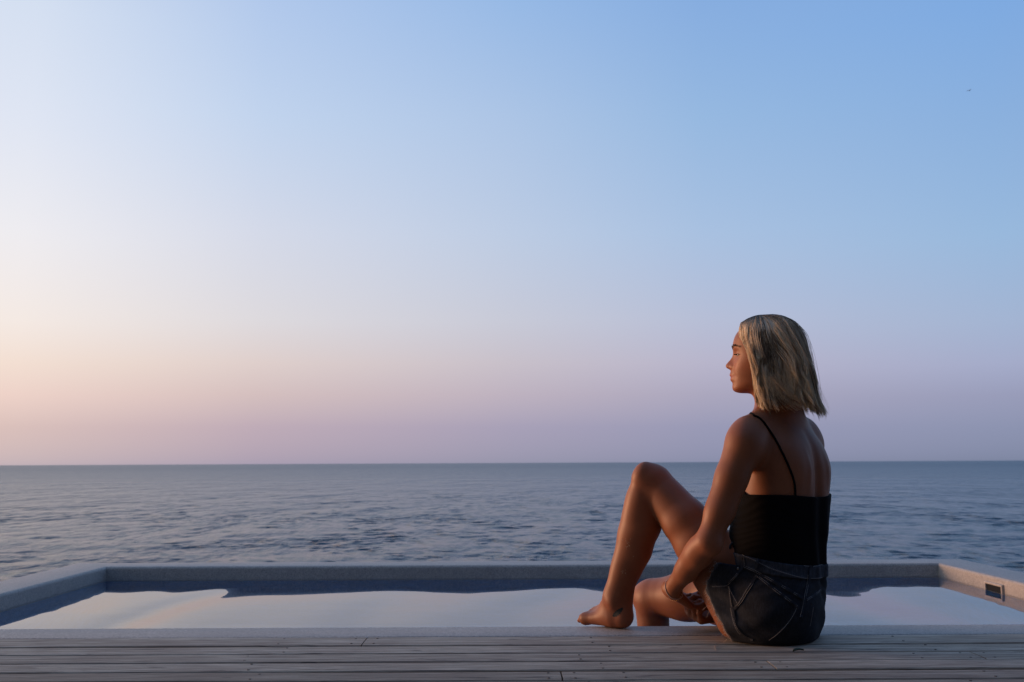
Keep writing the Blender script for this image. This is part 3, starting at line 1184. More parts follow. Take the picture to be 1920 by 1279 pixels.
def paste(dst, src, kfun):
    """blend another field in, resampled on the destination grid"""
    hi = src.lo + (src.n - 1) * src.h
    sl, (x, y, z) = dst.box(src.lo + src.h, hi - src.h)
    X, Y, Z = np.broadcast_arrays(x, y, z)
    if abs(src.h - dst.h) < 1e-9 and np.allclose((src.lo - dst.lo) / dst.h, np.round((src.lo - dst.lo) / dst.h), atol=1e-3):
        o = np.round((src.lo - dst.lo) / dst.h).astype(int)
        d = src.F[tuple(slice(s.start - oo, s.stop - oo) for s, oo in zip(sl, o))]
    else:
        d = sample(src.F, src.lo, src.h, np.stack([X.ravel(), Y.ravel(), Z.ravel()], 1)).reshape(X.shape).astype(np.float32)
    dst.F[sl] = smin(dst.F[sl], d, kfun(X, Y, Z))


def near(c, r):
    return lambda x, y, z: np.exp(-((x - c[0]) ** 2 + (y - c[1]) ** 2 + (z - c[2]) ** 2) / r ** 2)


n1, n2 = near(L_SH, .10), near(R_SH, .10)
k1, k2 = near(L_KNEE, .07), near(R_KNEE, .09)
paste(body, lower, lambda x, y, z: np.float32(.001))
paste(body, head, lambda x, y, z: (.002 + .045 * np.exp(-((z - .63) / .05) ** 2)).astype(np.float32))
paste(body, arms, lambda x, y, z: (.003 + .055 * np.maximum(n1(x, y, z), n2(x, y, z))).astype(np.float32))
paste(body, legs, lambda x, y, z: (.002 + .034 * np.maximum(k1(x, y, z), k2(x, y, z))).astype(np.float32))
# trapezius slopes from the neck to the shoulders
for sh in (L_SH, R_SH):
    top = np.array([.763, 2.853, .660])
    body.cone(top + (sh - top) * .10, sh + np.array([0, 0, .022]) + (top - sh) * .18, .034, .031, .05)
# the deck and the coping carry her: everything that presses on them is flat there
sl, (x, y, z) = body.box((.1, 2.5, -.05), (1.0, 3.035, .07))
flat = GZ + np.where((x > .50) & (y < 2.90), .0050, .0008)
body.F[sl] = -smin(-body.F[sl], np.broadcast_to(z - flat, body.F[sl].shape).astype(np.float32), .006)
person_me = iso_mesh('person', body.F, body.lo, body.h)
# ---------------------------------------------------------------- the woman: skin, clothes, hair
def head_coords(V):
    d = V - HC
    return d @ FHv, d @ RH, d @ UHv


def set_color(me, name, C):
    a = me.color_attributes.new(name, 'FLOAT_COLOR', 'POINT')
    C = np.asarray(C, np.float32)
    if C.ndim == 1:
        C = np.stack([C, C, C], 1)
    a.data.foreach_set('color', np.concatenate([C, np.ones((len(C), 1), np.float32)], 1).astype(np.float32).ravel())


def coords(me):
    V = np.empty(len(me.vertices) * 3, np.float32)
    me.vertices.foreach_get('co', V)
    return V.reshape(-1, 3).astype(float)


BV = coords(person_me)
f_, r_, u_ = head_coords(BV)
lip = np.exp(-(np.maximum(np.abs(u_ + .0605) - .0085 * np.clip(1 - (np.abs(r_) / .026) ** 2, 0, 1), 0) / .0018) ** 2) * (f_ > .085) * (np.abs(r_) < .027)
flush = .8 * np.exp(-((np.abs(r_) - .040) / .018) ** 2 - ((u_ + .030) / .018) ** 2) * (f_ > .03)
flush += .9 * np.exp(-(r_ / .016) ** 2 - ((u_ + .026) / .014) ** 2) * (f_ > .09)
for c_, s_ in ((L_KNEE, .055), (R_KNEE, .06), (heel, .05), (L_ELB, .03)):
    flush += .8 * np.exp(-(((BV - c_) / s_) ** 2).sum(1))
set_color(person_me, 'tint', np.stack([np.clip(lip, 0, 1), np.clip(flush, 0, 1), np.zeros(len(BV))], 1))


def mat_skin():
    M = Mat('tanned skin')
    t = M.N.new('ShaderNodeSeparateColor')
    M.L.new(M.attr('tint'), t.inputs[0])
    n1 = M.noise(9.0, 4, .6)
    n2 = M.noise(120.0, 3, .6)
    c = M.mix(M.ramp(n1, [(.3, 0.0), (.7, 1.0)]), (.225, .080, .034), (.288, .105, .046))
    c = M.mix(M.ramp(n2, [(.62, 0.0), (.78, .35)]), c, (.20, .08, .042))
    c = M.mix(M.math('MULTIPLY', t.outputs[1], .45), c, (.38, .120, .072))
    c = M.mix(M.math('MULTIPLY', t.outputs[0], .75), c, (.30, .080, .064))
    M.color(c).set(Roughness=.50)
    M.b.inputs['Specular IOR Level'].default_value = .34
    M.b.inputs['Subsurface Weight'].default_value = .12
    M.b.inputs['Subsurface Radius'].default_value = (.010, .0035, .0018)
    M.b.inputs['Subsurface Scale'].default_value = 1.0
    nb = M.bump(M.noise(420.0, 3, .6), .25, .001)
    M.bump(M.noise(60.0, 3, .6), .06, .003, nb)
    return M.m


def mat_denim():
    M = Mat('washed black denim')
    w = M.attr('wear')
    sep = M.N.new('ShaderNodeSeparateColor')
    M.L.new(w, sep.inputs[0])
    n = M.noise(64.0, 5, .7)
    tw = M.N.new('ShaderNodeTexWave')
    tw.inputs['Scale'].default_value = 330.0
    tw.inputs['Distortion'].default_value = 1.5
    M.L.new(M.mapping((1, .6, .8)), tw.inputs['Vector'])
    slub = M.noise(1.0, 4, .6, M.mapping((420, 420, 36)))
    f = M.math('ADD', M.math('MULTIPLY', M.ramp(n, [(.35, 0.0), (.72, 1.0)]), .26), M.math('MULTIPLY', sep.outputs[0], .75))
    f = M.math('ADD', f, M.math('MULTIPLY', M.math('SUBTRACT', slub, .5), .75))
    c = M.ramp(f, [(0, (.0095, .0122, .0180)), (.4, (.027, .0330, .0450)), (.8, (.083, .094, .114)), (1, (.20, .20, .205))])
    M.color(c).set(Roughness=.85)
    M.b.inputs['Specular IOR Level'].default_value = .2
    M.bump(M.mix(.5, tw.outputs[0], n), .35, .0012)
    return M.m


SKIN = mat_skin()
DENIM = mat_denim()
CAMI = Mat('black ribbed jersey')
CAMI.color((.0040, .0040, .0048)).set(Roughness=.82)
CAMI.b.inputs['Specular IOR Level'].default_value = .06
CAMI.bump(CAMI.noise(1.0, 3, .6, CAMI.mapping((30, 30, 60))), .15, .002)
CAMI = CAMI.m
THREAD = mat_simple('grey seam thread', (.26, .255, .25), .8, .1)
FRAY = mat_simple('pale frayed cotton', (.46, .39, .35), .9, .1)

person = link('person', person_me, SKIN, None, True)
tag(person, 'woman with a blonde bob in black camisole and denim shorts sitting at the pool edge', 'person')
body_bvh = BVHTree.FromPolygons(BV.tolist(), [list(p.vertices) for p in person_me.polygons])


def sub_field(src, lo, hi, h):
    Fd = Field(lo, hi, h)
    ax = [Fd.lo[i] + h * np.arange(Fd.n[i]) for i in range(3)]
    X, Y, Z = np.meshgrid(*ax, indexing='ij')
    V = np.stack([X.ravel(), Y.ravel(), Z.ravel()], 1)
    out = np.empty(len(V), np.float32)
    for i in range(0, len(V), 400000):
        out[i:i + 400000] = sample(src.F, src.lo, src.h, V[i:i + 400000])
    Fd.F = out.reshape(X.shape)
    return Fd, X, Y, Z


def tframe(X, Y, Z):
    cx, cy = sec_at(Z, 1), sec_at(Z, 2)
    f = (X - cx) * FT[0] + (Y - cy) * FT[1]
    r = (X - cx) * RT[0] + (Y - cy) * RT[1]
    return f, r


def smax(a, b, k):
    return -smin(-a, -b, k)


# camisole
Fd, X, Y, Z = sub_field(trunk, (.56, 2.66, .19), (.97, 3.03, .50), .0023)
f, r = tframe(X, Y, Z)
side = np.clip((np.abs(r) - .06) / .07, 0, 1)
wr = .0005 * np.sin(Z * 330 + 6 * np.sin(r * 23 + 4) + 4 * np.sin(f * 33) + 3 * np.sin(Z * 41)) * side + .0010 * np.sin(Z * 60 + 30 * r) * np.exp(-((Z - .30) / .05) ** 2)
off = .0056 + wr
top_z = .407 + np.clip(f - .035, 0, .12) * .55 + .004 * side - .004 * np.exp(-(r / .06) ** 2)
S = np.maximum(Fd.F - off, -(Fd.F + .004))
S = smax(S, (Z - top_z), .002)
S = np.maximum(S, .205 + .16 * ((X - .75) * FP[0] + (Y - 2.84) * FP[1]) - Z)
cami_me = iso_mesh('camisole', S.astype(np.float32), Fd.lo, Fd.h, 2)
cami = link('camisole', cami_me, CAMI, person, True)
CV = coords(cami_me)
cami_bvh = BVHTree.FromPolygons(CV.tolist(), [list(p.vertices) for p in cami_me.polygons])


def cast(bvh, px, py, lift=0.0):
    d = Vector(ray(px, py)).normalized()
    hit = bvh.ray_cast(Vector(CAM), d)
    if hit[0] is None:
        return None
    n = hit[1]
    if n.dot(d) > 0:
        n = -n
    return np.array(hit[0] + n * lift)


def settle(path, bvh, lift, n=40):
    out = []
    for p in catmull(path, n):
        loc, nor, _, _ = bvh.find_nearest(Vector(p))
        v = Vector(p) - loc
        if nor.dot(v) < 0 and v.length > 1e-5 and False:
            nor = -nor
        out.append(np.array(loc + nor * lift))
    return np.array(out)


# straps
def strap(points, name='strap'):
    path = settle(points, body_bvh, .0016, 60)
    V, F_ = tubes([path], .0031, None, 8)
    link(name, mesh_np(name, V, F_), CAMI, cami, True)


ls = [cast(body_bvh, *p) for p in ((1491, 931), (1489, 905), (1479, 876), (1465, 846), (1449, 817), (1434, 796), (1421, 783), (1413, 779))]


def chest(rr, z):
    c = np.array([.770, 2.851, z]) + RT * rr
    h = body_bvh.ray_cast(Vector(c + FT * .35), Vector(-FT))
    return np.array(h[0])


def crest(rr, ff):
    c = np.array([.768, 2.852, .75]) + RT * rr + FT * ff
    h = body_bvh.ray_cast(Vector(c), Vector((0, 0, -1)))
    return np.array(h[0])


strap(ls + [chest(-.085, z) for z in (.575, .54, .50, .455)])
rs = [hw(0, 0, 0) * 0 + np.array([.766 + RT[0] * rr + FT[0] * ff, 2.852 + RT[1] * rr + FT[1] * ff, zz]) for rr, ff, zz in
      ((.130, -.085, .405), (.142, -.055, .44), (.150, -.02, .49))]
strap(rs + [crest(.100, .050)] + [chest(.09, z) for z in (.54, .50, .455)])

# shorts
Fd, X, Y, Z = sub_field(lower, (.52, 2.60, .004), (.97, 3.10, .30), .0023)
lt, rt = unit(L_KNEE - L_HIP), unit(R_KNEE - R_HIP)
def along(o, d):
    return (X - o[0]) * d[0] + (Y - o[1]) * d[1] + (Z - o[2]) * d[2]
tl = along(L_HIP, lt)
dl = np.sqrt(np.maximum((X - L_HIP[0]) ** 2 + (Y - L_HIP[1]) ** 2 + (Z - L_HIP[2]) ** 2 - np.clip(tl, 0, .4) ** 2, 0))
tr = along(R_HIP, rt)
dr = np.sqrt(np.maximum((X - R_HIP[0]) ** 2 + (Y - R_HIP[1]) ** 2 + (Z - R_HIP[2]) ** 2 - np.clip(tr, 0, .4) ** 2, 0))
is_left = dl < dr
# hem of the left leg: a plane through three surveyed points of its edge
hA, hB = P(1317, 1103, 2.760), P(1372, 1212, 2.730)
hv = unit(hA - CAM)
hn = unit(np.cross(hB - hA, hv))
hn = unit(hn * (1 if hn[0] < 0 else -1) + .22 * hv)
h2 = unit(np.array([-.56, .31, .42]))
TL = float((hA - L_HIP) @ h2) + .004
tl2 = along(L_HIP, h2)
hem_l = (X - hA[0]) * hn[0] + (Y - hA[1]) * hn[1] + (Z - hA[2]) * hn[2]
hem_l = smax(hem_l, (tl2 - TL), .03)
hem_l = hem_l + .0022 * np.sin(Z * 95 + Y * 60) + .0014 * np.sin(Z * 240 + X * 130)
hem_r = tr - .085
pf = (X - .75) * FP[0] + (Y - 2.84) * FP[1]
pr = (X - .75) * RP[0] + (Y - 2.84) * RP[1]
waist_z = .2370 + .16 * pf
wdir = Z - waist_z
# cloth hangs away from the leg near the hem, folds across the seat
loose = .0055 + .012 * np.clip((hem_l + .075) / .075, 0, 1) ** 1.5 * np.clip((Z - GZ) / .05, 0, 1)
fold = .0026 * np.sin(70 * (Z + .6 * pf) + 3 * np.sin(18 * pr)) * np.exp(-((Z - .08) / .05) ** 2)
fold += .0014 * np.sin(190 * (Z + .35 * pf) + 5 * np.sin(24 * pr)) * np.exp(-((wdir + .06) / .03) ** 2)
fold += .0018 * np.sin(120 * (Z * .8 - pf * .5)) * np.exp(-((hem_l + .05) / .05) ** 2)
off = np.where(is_left, loose, .0055) + fold
S = np.maximum(Fd.F - off, -(Fd.F + .003))
S = smax(S, np.where(is_left, hem_l, hem_r), .0025)
S = np.maximum(S, wdir + .030)
S = smax(S, GZ + .0006 - Z, .004)
shorts_me = iso_mesh('shorts', S.astype(np.float32), Fd.lo, Fd.h, 2)
SV = coords(shorts_me)
# waistband
TR = sub_field(trunk, (.52, 2.60, .004), (.97, 3.10, .30), .0023)[0].F
W_ = np.maximum(TR - .0088 - .0006 * np.sin(pr * 300), -(TR - .0020))
W_ = smax(W_, np.abs(wdir + .016) - .0175, .003)
wb_me = iso_mesh('waistband', W_.astype(np.float32), Fd.lo, Fd.h, 2)
WV = coords(wb_me)
shorts_bvh = BVHTree.FromPolygons(SV.tolist() + WV.tolist(), [list(p.vertices) for p in shorts_me.polygons] + [[i + len(SV) for i in p.vertices] for p in wb_me.polygons])


def z3(zx, zy):          # survey sheet of the shorts -> photograph position
    return 1200 + zx / 4.8, 980 + zy / 4.8


SEAMS = {
    'yoke': [(940, 402), (1050, 452), (1180, 525), (1300, 592), (1400, 650), (1462, 692)],
    'yoke_b': [(948, 390), (1056, 440), (1186, 512), (1308, 580), (1408, 640), (1466, 676)],
    'yoke_far': [(1640, 600), (1580, 650), (1500, 704)],
    'yoke_far_b': [(1640, 588), (1580, 638), (1500, 690)],
    'pocket_top': [(1052, 482), (1140, 556), (1250, 640), (1340, 705), (1412, 762)],
    'pocket_top_b': [(1072, 486), (1156, 548), (1262, 630), (1350, 694), (1420, 752)],
    'pocket_side': [(1048, 474), (990, 560), (945, 630), (905, 700), (872, 742), (822, 788)],
    'pocket_side_b': [(1062, 486), (1006, 570), (960, 640), (920, 708), (882, 752)],
    'pocket_low': [(800, 572), (810, 660), (826, 760), (848, 880), (880, 960), (930, 1015), (1010, 1058)],
    'pocket_low_b': [(815, 770), (838, 880), (872, 970), (900, 1005)],
    'pocket_far': [(1410, 770), (1370, 850), (1310, 930), (1240, 1000), (1160, 1060)],
    'side': [(935, 318), (936, 400), (870, 478), (800, 552), (785, 562)],
    'side_b': [(922, 402), (858, 476), (796, 540)],
    'front': [(650, 576), (720, 574), (788, 568)],
    'dart': [(792, 572), (832, 650), (872, 722)],
    'center': [(1512, 470), (1500, 560), (1480, 660), (1462, 760), (1440, 850)],
    'center_b': [(1526, 470), (1514, 560), (1494, 660)],
    'band_low': [(850, 262), (940, 300), (1030, 338), (1110, 380), (1200, 420), (1300, 452), (1400, 482), (1500, 502), (1600, 500), (1640, 494)],
    'band_top': [(860, 206), (960, 222), (1060, 246), (1160, 284), (1260, 320), (1360, 356), (1480, 388), (1560, 394), (1640, 380)],
    'far_pocket': [(1560, 760), (1545, 850), (1530, 930)],
}
stitch_paths = {}
for k_, pl in SEAMS.items():
    pts = [cast(shorts_bvh, *z3(*q), lift=.0004) for q in catmull(pl, 24)]
    pts = [q for q in pts if q is not None]
    if len(pts) > 5:
        stitch_paths[k_] = catmull(pts, 48)
from mathutils.kdtree import KDTree
allp = np.concatenate(list(stitch_paths.values()))
kd = KDTree(len(allp))
for i, q in enumerate(allp):
    kd.insert(Vector(q), i)
kd.balance()


def wear_of(V, hemw):
    w = np.zeros(len(V))
    for i, v in enumerate(V):
        d = kd.find(Vector(v))[2]
        w[i] = .55 * math.exp(-(d / .0028) ** 2)
    return np.clip(w + hemw, 0, 1)


def hem_dist(V):
    return smax((V - hA) @ hn, (V - L_HIP) @ h2 - TL, .03)


hw_ = .95 * np.exp(-(np.abs(hem_dist(SV)) / .0055) ** 2) + .28 * np.exp(-((hem_dist(SV) + .03) / .03) ** 2)
set_color(shorts_me, 'wear', wear_of(SV, hw_))
set_color(wb_me, 'wear', wear_of(WV, np.full(len(WV), .42)))
shorts = link('shorts', shorts_me, DENIM, person, True)
band = link('waistband', wb_me, DENIM, shorts, True)


def seam_mesh(paths):
    """dashed stitches: short thread pieces along the seam"""
    segs = []
    for p in paths:
        L = np.concatenate([[0], np.cumsum(np.linalg.norm(np.diff(p, axis=0), axis=1))])
        n = max(2, int(L[-1] / .0044))
        for i in range(n):
            a, b = (i + .12) / n * L[-1], (i + .88) / n * L[-1]
            segs.append(np.stack([np.interp(np.linspace(a, b, 3), L, p[:, c]) for c in range(3)], 1))
    return tubes(segs, .00066, None, 4)


for k_, p in stitch_paths.items():
    V, F_ = seam_mesh([p + (CAM - p) / np.linalg.norm(CAM - p, axis=1)[:, None] * .0016])
    link('seam', mesh_np('seam', V, F_), THREAD, shorts)


def ribbon_on(path_px, width, thick, lift, name, mat, parent, bvh, wear=None):
    pts = [cast(bvh, *q, lift=lift) for q in path_px]
    pts = catmull([q for q in pts if q is not None], 14)
    T = np.gradient(pts, axis=0)
    nr = []
    for q in pts:
        nr.append(np.array(bvh.find_nearest(Vector(q))[1]))
    nr = np.array(nr)
    nr *= np.sign((nr * (CAM - pts)).sum(1))[:, None]
    Sd = np.cross(T, nr)
    Sd /= np.linalg.norm(Sd, axis=1, keepdims=True)
    ring = []
    for a, b in ((-1, 0), (-1, .8), (-.85, 1), (.85, 1), (1, .8), (1, 0)):
        ring.append(pts + Sd * a * width / 2 + nr * b * thick)
    A = np.stack(ring, 1)
    n, m = A.shape[:2]
    idx = np.arange(n * m).reshape(n, m)
    nx = np.roll(idx, -1, 1)
    F_ = np.stack([idx[:-1], nx[:-1], nx[1:], idx[1:]], -1).reshape(-1, 4)
    caps = np.array([[idx[0, 0], idx[0, 1], idx[0, 4], idx[0, 5]], [idx[0, 1], idx[0, 2], idx[0, 3], idx[0, 4]],
                     [idx[-1, 5], idx[-1, 4], idx[-1, 1], idx[-1, 0]], [idx[-1, 4], idx[-1, 3], idx[-1, 2], idx[-1, 1]]])
    me = mesh_np(name, A.reshape(-1, 3), np.concatenate([F_, caps]))
    if wear is not None:
        set_color(me, 'wear', np.full(len(me.vertices), wear))
    return link(name, me, mat, parent)


ribbon_on([z3(1082, 246), z3(1070, 290), z3(1056, 340), z3(1040, 412)], .0125, .0035, .0006, 'belt_loop', DENIM, shorts, shorts_bvh, .35)
ribbon_on([z3(1536, 392), z3(1530, 430), z3(1522, 480), z3(1516, 515)], .0120, .0035, .0006, 'belt_loop', DENIM, shorts, shorts_bvh, .30)
# front belt loop standing off the left edge
lp = catmull([P(*z3(842, 178), 2.79), P(*z3(815, 205), 2.785), P(*z3(808, 245), 2.785), P(*z3(800, 285), 2.79)], 16)
V, F_ = tubes([lp], .0032, None, 6)
me = mesh_np('belt_loop', V, F_)
set_color(me, 'wear', np.full(len(V), .1))
link('belt_loop', me, DENIM, shorts, True)
# felled seams stand a little proud under their stitching
for k_, off_px in (('yoke', (3, -6)), ('pocket_top', (10, -3)), ('pocket_side', (7, 6)), ('center', (7, 0)), ('side', (-6, -3)), ('yoke_far', (0, -6)), ('pocket_low', (6, -2))):
    ribbon_on([z3(q[0] + off_px[0], q[1] + off_px[1]) for q in SEAMS[k_]], .0085, .0016, .0002, 'seam_ridge', DENIM, shorts, shorts_bvh, .16)
# rivet
q = cast(shorts_bvh, *z3(885, 415), lift=.0008)
bm = bmesh.new()
bmesh.ops.create_uvsphere(bm, u_segments=12, v_segments=8, radius=.0042)
me = bpy.data.meshes.new('rivet')
bm.to_mesh(me)
bm.free()
o = link('rivet', me, mat_simple('dull metal', (.25, .23, .21), .35, .5, .9), shorts, True)
o.location = q

# frayed threads along the hem
hd = hem_dist(SV)
_nn = np.empty(len(shorts_me.vertices) * 3, np.float32)
shorts_me.vertices.foreach_get('normal', _nn)
_nn = _nn.reshape(-1, 3)
_gr = np.where(((SV - hA) @ hn > (SV - L_HIP) @ h2 - TL)[:, None], hn, h2)
near_hem = np.where((np.abs(hd) < .006) & ((_nn * _gr).sum(1) > .75) & (SV[:, 2] > .004))[0]
dist_l = np.linalg.norm((SV - L_HIP) - ((SV - L_HIP) @ lt)[:, None] * lt, axis=1)
near_hem = near_hem[dist_l[near_hem] < .135]
paths, rads = [], []
for i in RNG.choice(near_hem, 950):
    p = SV[i] + RNG.normal(0, .0008, 3)
    ln = abs(RNG.normal(.0045, .0035)) + .002
    if RNG.random() < .03:
        ln *= 3.0
    d = unit((hn if (SV[i] - hA) @ hn > (SV[i] - L_HIP) @ h2 - TL else h2) * .8 + RNG.normal(0, .55, 3))
    d2 = unit(d + np.array([0, 0, -.9]) + RNG.normal(0, .4, 3))
    q1 = p + d * ln * .5
    q2 = q1 + d2 * ln * .5
    q2[2] = max(q2[2], GZ + .002)
    paths.append([p - d * .0015, .5 * (p + q1), q1, q2])
    rads.append(RNG.uniform(.0003, .00065))
V, F_ = tubes(paths, np.array(rads), np.array(rads) * .6, 3)
fr_o = link('frayed_hem', mesh_np('frayed_hem', V, F_), FRAY, shorts)
tag(fr_o, None, None, None, 'stuff')
# a long loose thread trailing on the deck
tp = catmull([P(1364, 1198, 2.735), G(1354, 1206), G(1344, 1208), G(1340, 1214), G(1343, 1220)], 20)
tp[:, 2] = np.maximum(tp[:, 2], GZ + .0016)
V, F_ = tubes([tp], .0006, None, 4)
link('loose_thread', mesh_np('loose_thread', V, F_), FRAY, shorts)

# ---------------------------------------------------------------- bracelets, tattoo, sand
def ring_around(axis_a, axis_b, t, tilt, rad, name, mat, beads=0, squash=1.0):
    c = axis_a + (axis_b - axis_a) * t
    d = unit(unit(axis_b - axis_a) + np.asarray(tilt))
    e1 = unit(np.cross(d, UP))
    e2 = np.cross(d, e1)
    pts = []
    for a in np.linspace(0, 2 * math.pi, 64, endpoint=False):
        v = e1 * math.cos(a) + e2 * math.sin(a)
        h = body_bvh.ray_cast(Vector(c + v * .045), Vector(-v), .045)
        rr = (.045 - h[3]) if h[0] is not None else rad
        pts.append(c + v * (min(max(rr, rad * .7), rad * 1.5) + .0012))
    pts = np.array(pts)
    for _ in range(3):
        pts = (np.roll(pts, 1, 0) + 2 * pts + np.roll(pts, -1, 0)) / 4
    if beads:
        bm = bmesh.new()
        for i in range(0, 64, 64 // beads):
            bmesh.ops.create_icosphere(bm, subdivisions=1, radius=.0021, matrix=Matrix.Translation(Vector(pts[i])))
        me = bpy.data.meshes.new(name)
        bm.to_mesh(me)
        bm.free()
        return link(name, me, mat, person, True)
    V, F_ = tubes([np.vstack([pts, pts[:2]])], .0015, None, 6)
    return link(name, mesh_np(name, V, F_), mat, person, True)


CORD = mat_simple('pale cord', (.62, .42, .34), .6, .3)
BEAD = mat_simple('gold beads', (.55, .30, .16), .35, .5, .5)
o = ring_around(L_ELB, L_WR, .93, (.15, .15, .35), .028, 'bracelet', CORD)
tag(o, 'thin pale cord bracelet')
o = ring_around(L_WR, L_WR + LH_D * .05, .12, (.1, .1, .25), .028, 'bracelet', BEAD, 32)
tag(o, 'fine string of small golden beads')

# feather shaped tattoo behind the outer ankle: a thin film of ink following the skin
ax_a, ax_b = np.array([1149.0, 1156.0]), np.array([1168.0, 1139.5])
NT = 22
A = []
for i in range(NT):
    t = i / (NT - 1)
    c = ax_a + (ax_b - ax_a) * t
    nrm = np.array([ax_b[1] - ax_a[1], -(ax_b[0] - ax_a[0])])
    nrm /= np.linalg.norm(nrm)
    wv = 4.9 * math.sin(math.pi * t ** .8) ** .7 * (1 + .22 * math.sin(t * 38)) + .3
    row = [cast(body_bvh, *(c + nrm * wv * s), lift=.0005) for s in (-1, -.5, 0, .5, .8)]
    if all(q is not None for q in row):
        A.append(row)
o = link('tattoo', grid_mesh('tattoo', np.array(A)), mat_simple('faded ink', (.030, .034, .032), .5, .3), person, True)

bm = bmesh.new()
for (cx_, cy_, sx_, sy_, n_) in ((1177, 1022, 5, 5, 14), (1170, 1070, 5, 5, 5), (1166, 1045, 9, 20, 3)):
    for _ in range(n_):
        q = cast(body_bvh, RNG.normal(cx_, sx_), RNG.normal(cy_, sy_), lift=.0003)
        if q is not None and q[0] < .47:
            bmesh.ops.create_icosphere(bm, subdivisions=1, radius=float(RNG.uniform(.0006, .0012)), matrix=Matrix.Translation(Vector(q)))
me = bpy.data.meshes.new('sand_grains')
bm.to_mesh(me)
bm.free()
o = link('sand_grains', me, mat_simple('sand', (.62, .47, .33), .7), person)
tag(o, None, None, None, 'stuff')

# ---------------------------------------------------------------- eyes, brows, lashes
EYE = Mat('eye')
hf = EYE.attr('iris')
EYE.color(EYE.mix(EYE.ramp(hf, [(.0, 0.0), (.02, 1.0)]), (.17, .15, .14), (.02, .025, .025))).set(Roughness=.08)
EYE = EYE.m
BROW = mat_simple('dark blonde brow', (.060, .038, .024), .7, .2)
LASH = mat_simple('dark lashes', (.010, .008, .007), .6, .2)
for s in (-1, 1):
    ec = hw(.0735, s * .0315, .0005)
    bm = bmesh.new()
    bmesh.ops.create_uvsphere(bm, u_segments=24, v_segments=16, radius=.0128)
    me = bpy.data.meshes.new('eye')
    bm.to_mesh(me)
    bm.free()
    V = coords(me)
    me.vertices.foreach_set('co', (V + ec).astype(np.float32).ravel())
    look = unit(FHv - UHv * .12)
    set_color(me, 'iris', ((V @ look) / .0128 > .90).astype(float))
    link('eye', me, EYE, person, True)
    # lashes along the upper lid
    paths = []
    for a in np.linspace(-1.0, 1.15, 46):
        d0 = unit(FHv * math.cos(a) + RH * s * math.sin(a))
        b = ec + d0 * .0136 + UHv * (.0004 + .0010 * math.cos(a))
        ln = .0075 + .002 * max(0, math.sin(a))
        q1 = b + d0 * ln * .55 - UHv * ln * .12
        q2 = q1 + d0 * ln * .45 + UHv * ln * .10
        paths.append([b - d0 * .001, .5 * (b + q1), q1, q2])
    V, F_ = tubes(paths, .00055, .0002, 3)
    lid = catmull([ec + unit(FHv * math.cos(a) + RH * s * math.sin(a)) * .0137 + UHv * (.0006 + .0008 * math.cos(a)) for a in np.linspace(-1.0, 1.2, 9)], 4 * 12)
    V2, F2 = tubes([lid], .0007, None, 4)
    o = link('eyelash', mesh_np('eyelash', np.concatenate([V, V2]), np.concatenate([F_, F2 + len(V)])), LASH, person)
    tag(o, None, None, None, 'stuff')
    # brow hairs
    paths = []
    for _ in range(100):
        t = RNG.random()
        rr = .010 + .043 * t
        uu = .0215 + .0065 * math.sin(min(1, t * 1.25) * 1.8) - .006 * max(0, t - .62) / .38
        uu += RNG.normal(0, .0020 * (1 - .6 * t) + .0004)
        h = body_bvh.ray_cast(Vector(hw(.16, s * rr, uu)), Vector(-FHv))
        if h[0] is None:
            continue
        p = np.array(h[0]) + np.array(h[1]) * .0004
        dd = unit(RH * s * (.4 + t) + UHv * (.75 - 1.0 * t) - FHv * .55 * t + RNG.normal(0, .12, 3))
        q2 = p + dd * .0060 + FHv * .0006
        paths.append([p, p + (q2 - p) * .33 + np.array(h[1]) * .0006, p + (q2 - p) * .66 + np.array(h[1]) * .0006, q2])
    V, F_ = tubes(paths, .00038, .00018, 3)
    o = link('eyebrow', mesh_np('eyebrow', V, F_), BROW, person)
    tag(o, None, None, None, 'stuff')

# ---------------------------------------------------------------- hair
_hu = np.array([.118, .110, .092, .070, .046, 0, -.023, -.084, -.130, -.157, -.180])[::-1]
_ff = np.array([.042, .056, .078, .084, .078, .055, .044, .042, .038, .030, .018])[::-1]
_fb = np.array([.020, -.035, -.074, -.090, -.100, -.109, -.113, -.121, -.127, -.134, -.148])[::-1]
_ar = np.array([.020, .040, .062, .076, .083, .089, .091, .094, .096, .098, .100])[::-1]


def hair_pt(phi, u, rho, jit=0.0):
    """a point of the hair mass: phi 0 = forward, 180 = back (radians, negative = her left); rho 1 = outer face"""
    ff, fb, ar = np.interp(u, _hu, _ff), np.interp(u, _hu, _fb), np.interp(u, _hu, _ar)
    m_, h_ = (ff + fb) / 2, (ff - fb) / 2
    c, s = math.cos(phi), math.sin(phi)
    e = 2.0 / np.interp(u, [-.05, .06], [6.0, 2.7])
    x = math.copysign(abs(c) ** e, c)
    y = math.copysign(abs(s) ** e, s)
    return np.array([m_ + h_ * x * rho, ar * y * rho, u])


U_EQ = .050


def strand(phi, rho, hem, part_t, sway, n=15):
    """from the side parting over the crown, then down to the hem"""
    root = np.array([.070 - .090 * part_t, -.022 + .006 * part_t, .093 + .0195 * math.sin(min(1, part_t * 1.6) * 1.57)])
    root[:2] *= 1.0
    root[2] = root[2] - max(0, 1 - rho) * .11 + .0015
    E = hair_pt(phi, U_EQ, rho)
    dome = []
    for a in np.linspace(0, math.pi / 2, 7):
        k = math.sin(a)
        p = np.array([root[0] + (E[0] - root[0]) * k, root[1] + (E[1] - root[1]) * k, U_EQ + (root[2] - U_EQ) * math.cos(a) ** 1.05])
        dome.append(p)
    down = []
    m = n - 7
    for i in range(1, m + 1):
        t = i / m
        u = U_EQ + (hem - U_EQ) * t
        ph = phi + sway * t * t
        q = hair_pt(ph, u, rho)
        down.append(q)
    return np.array(dome + down)


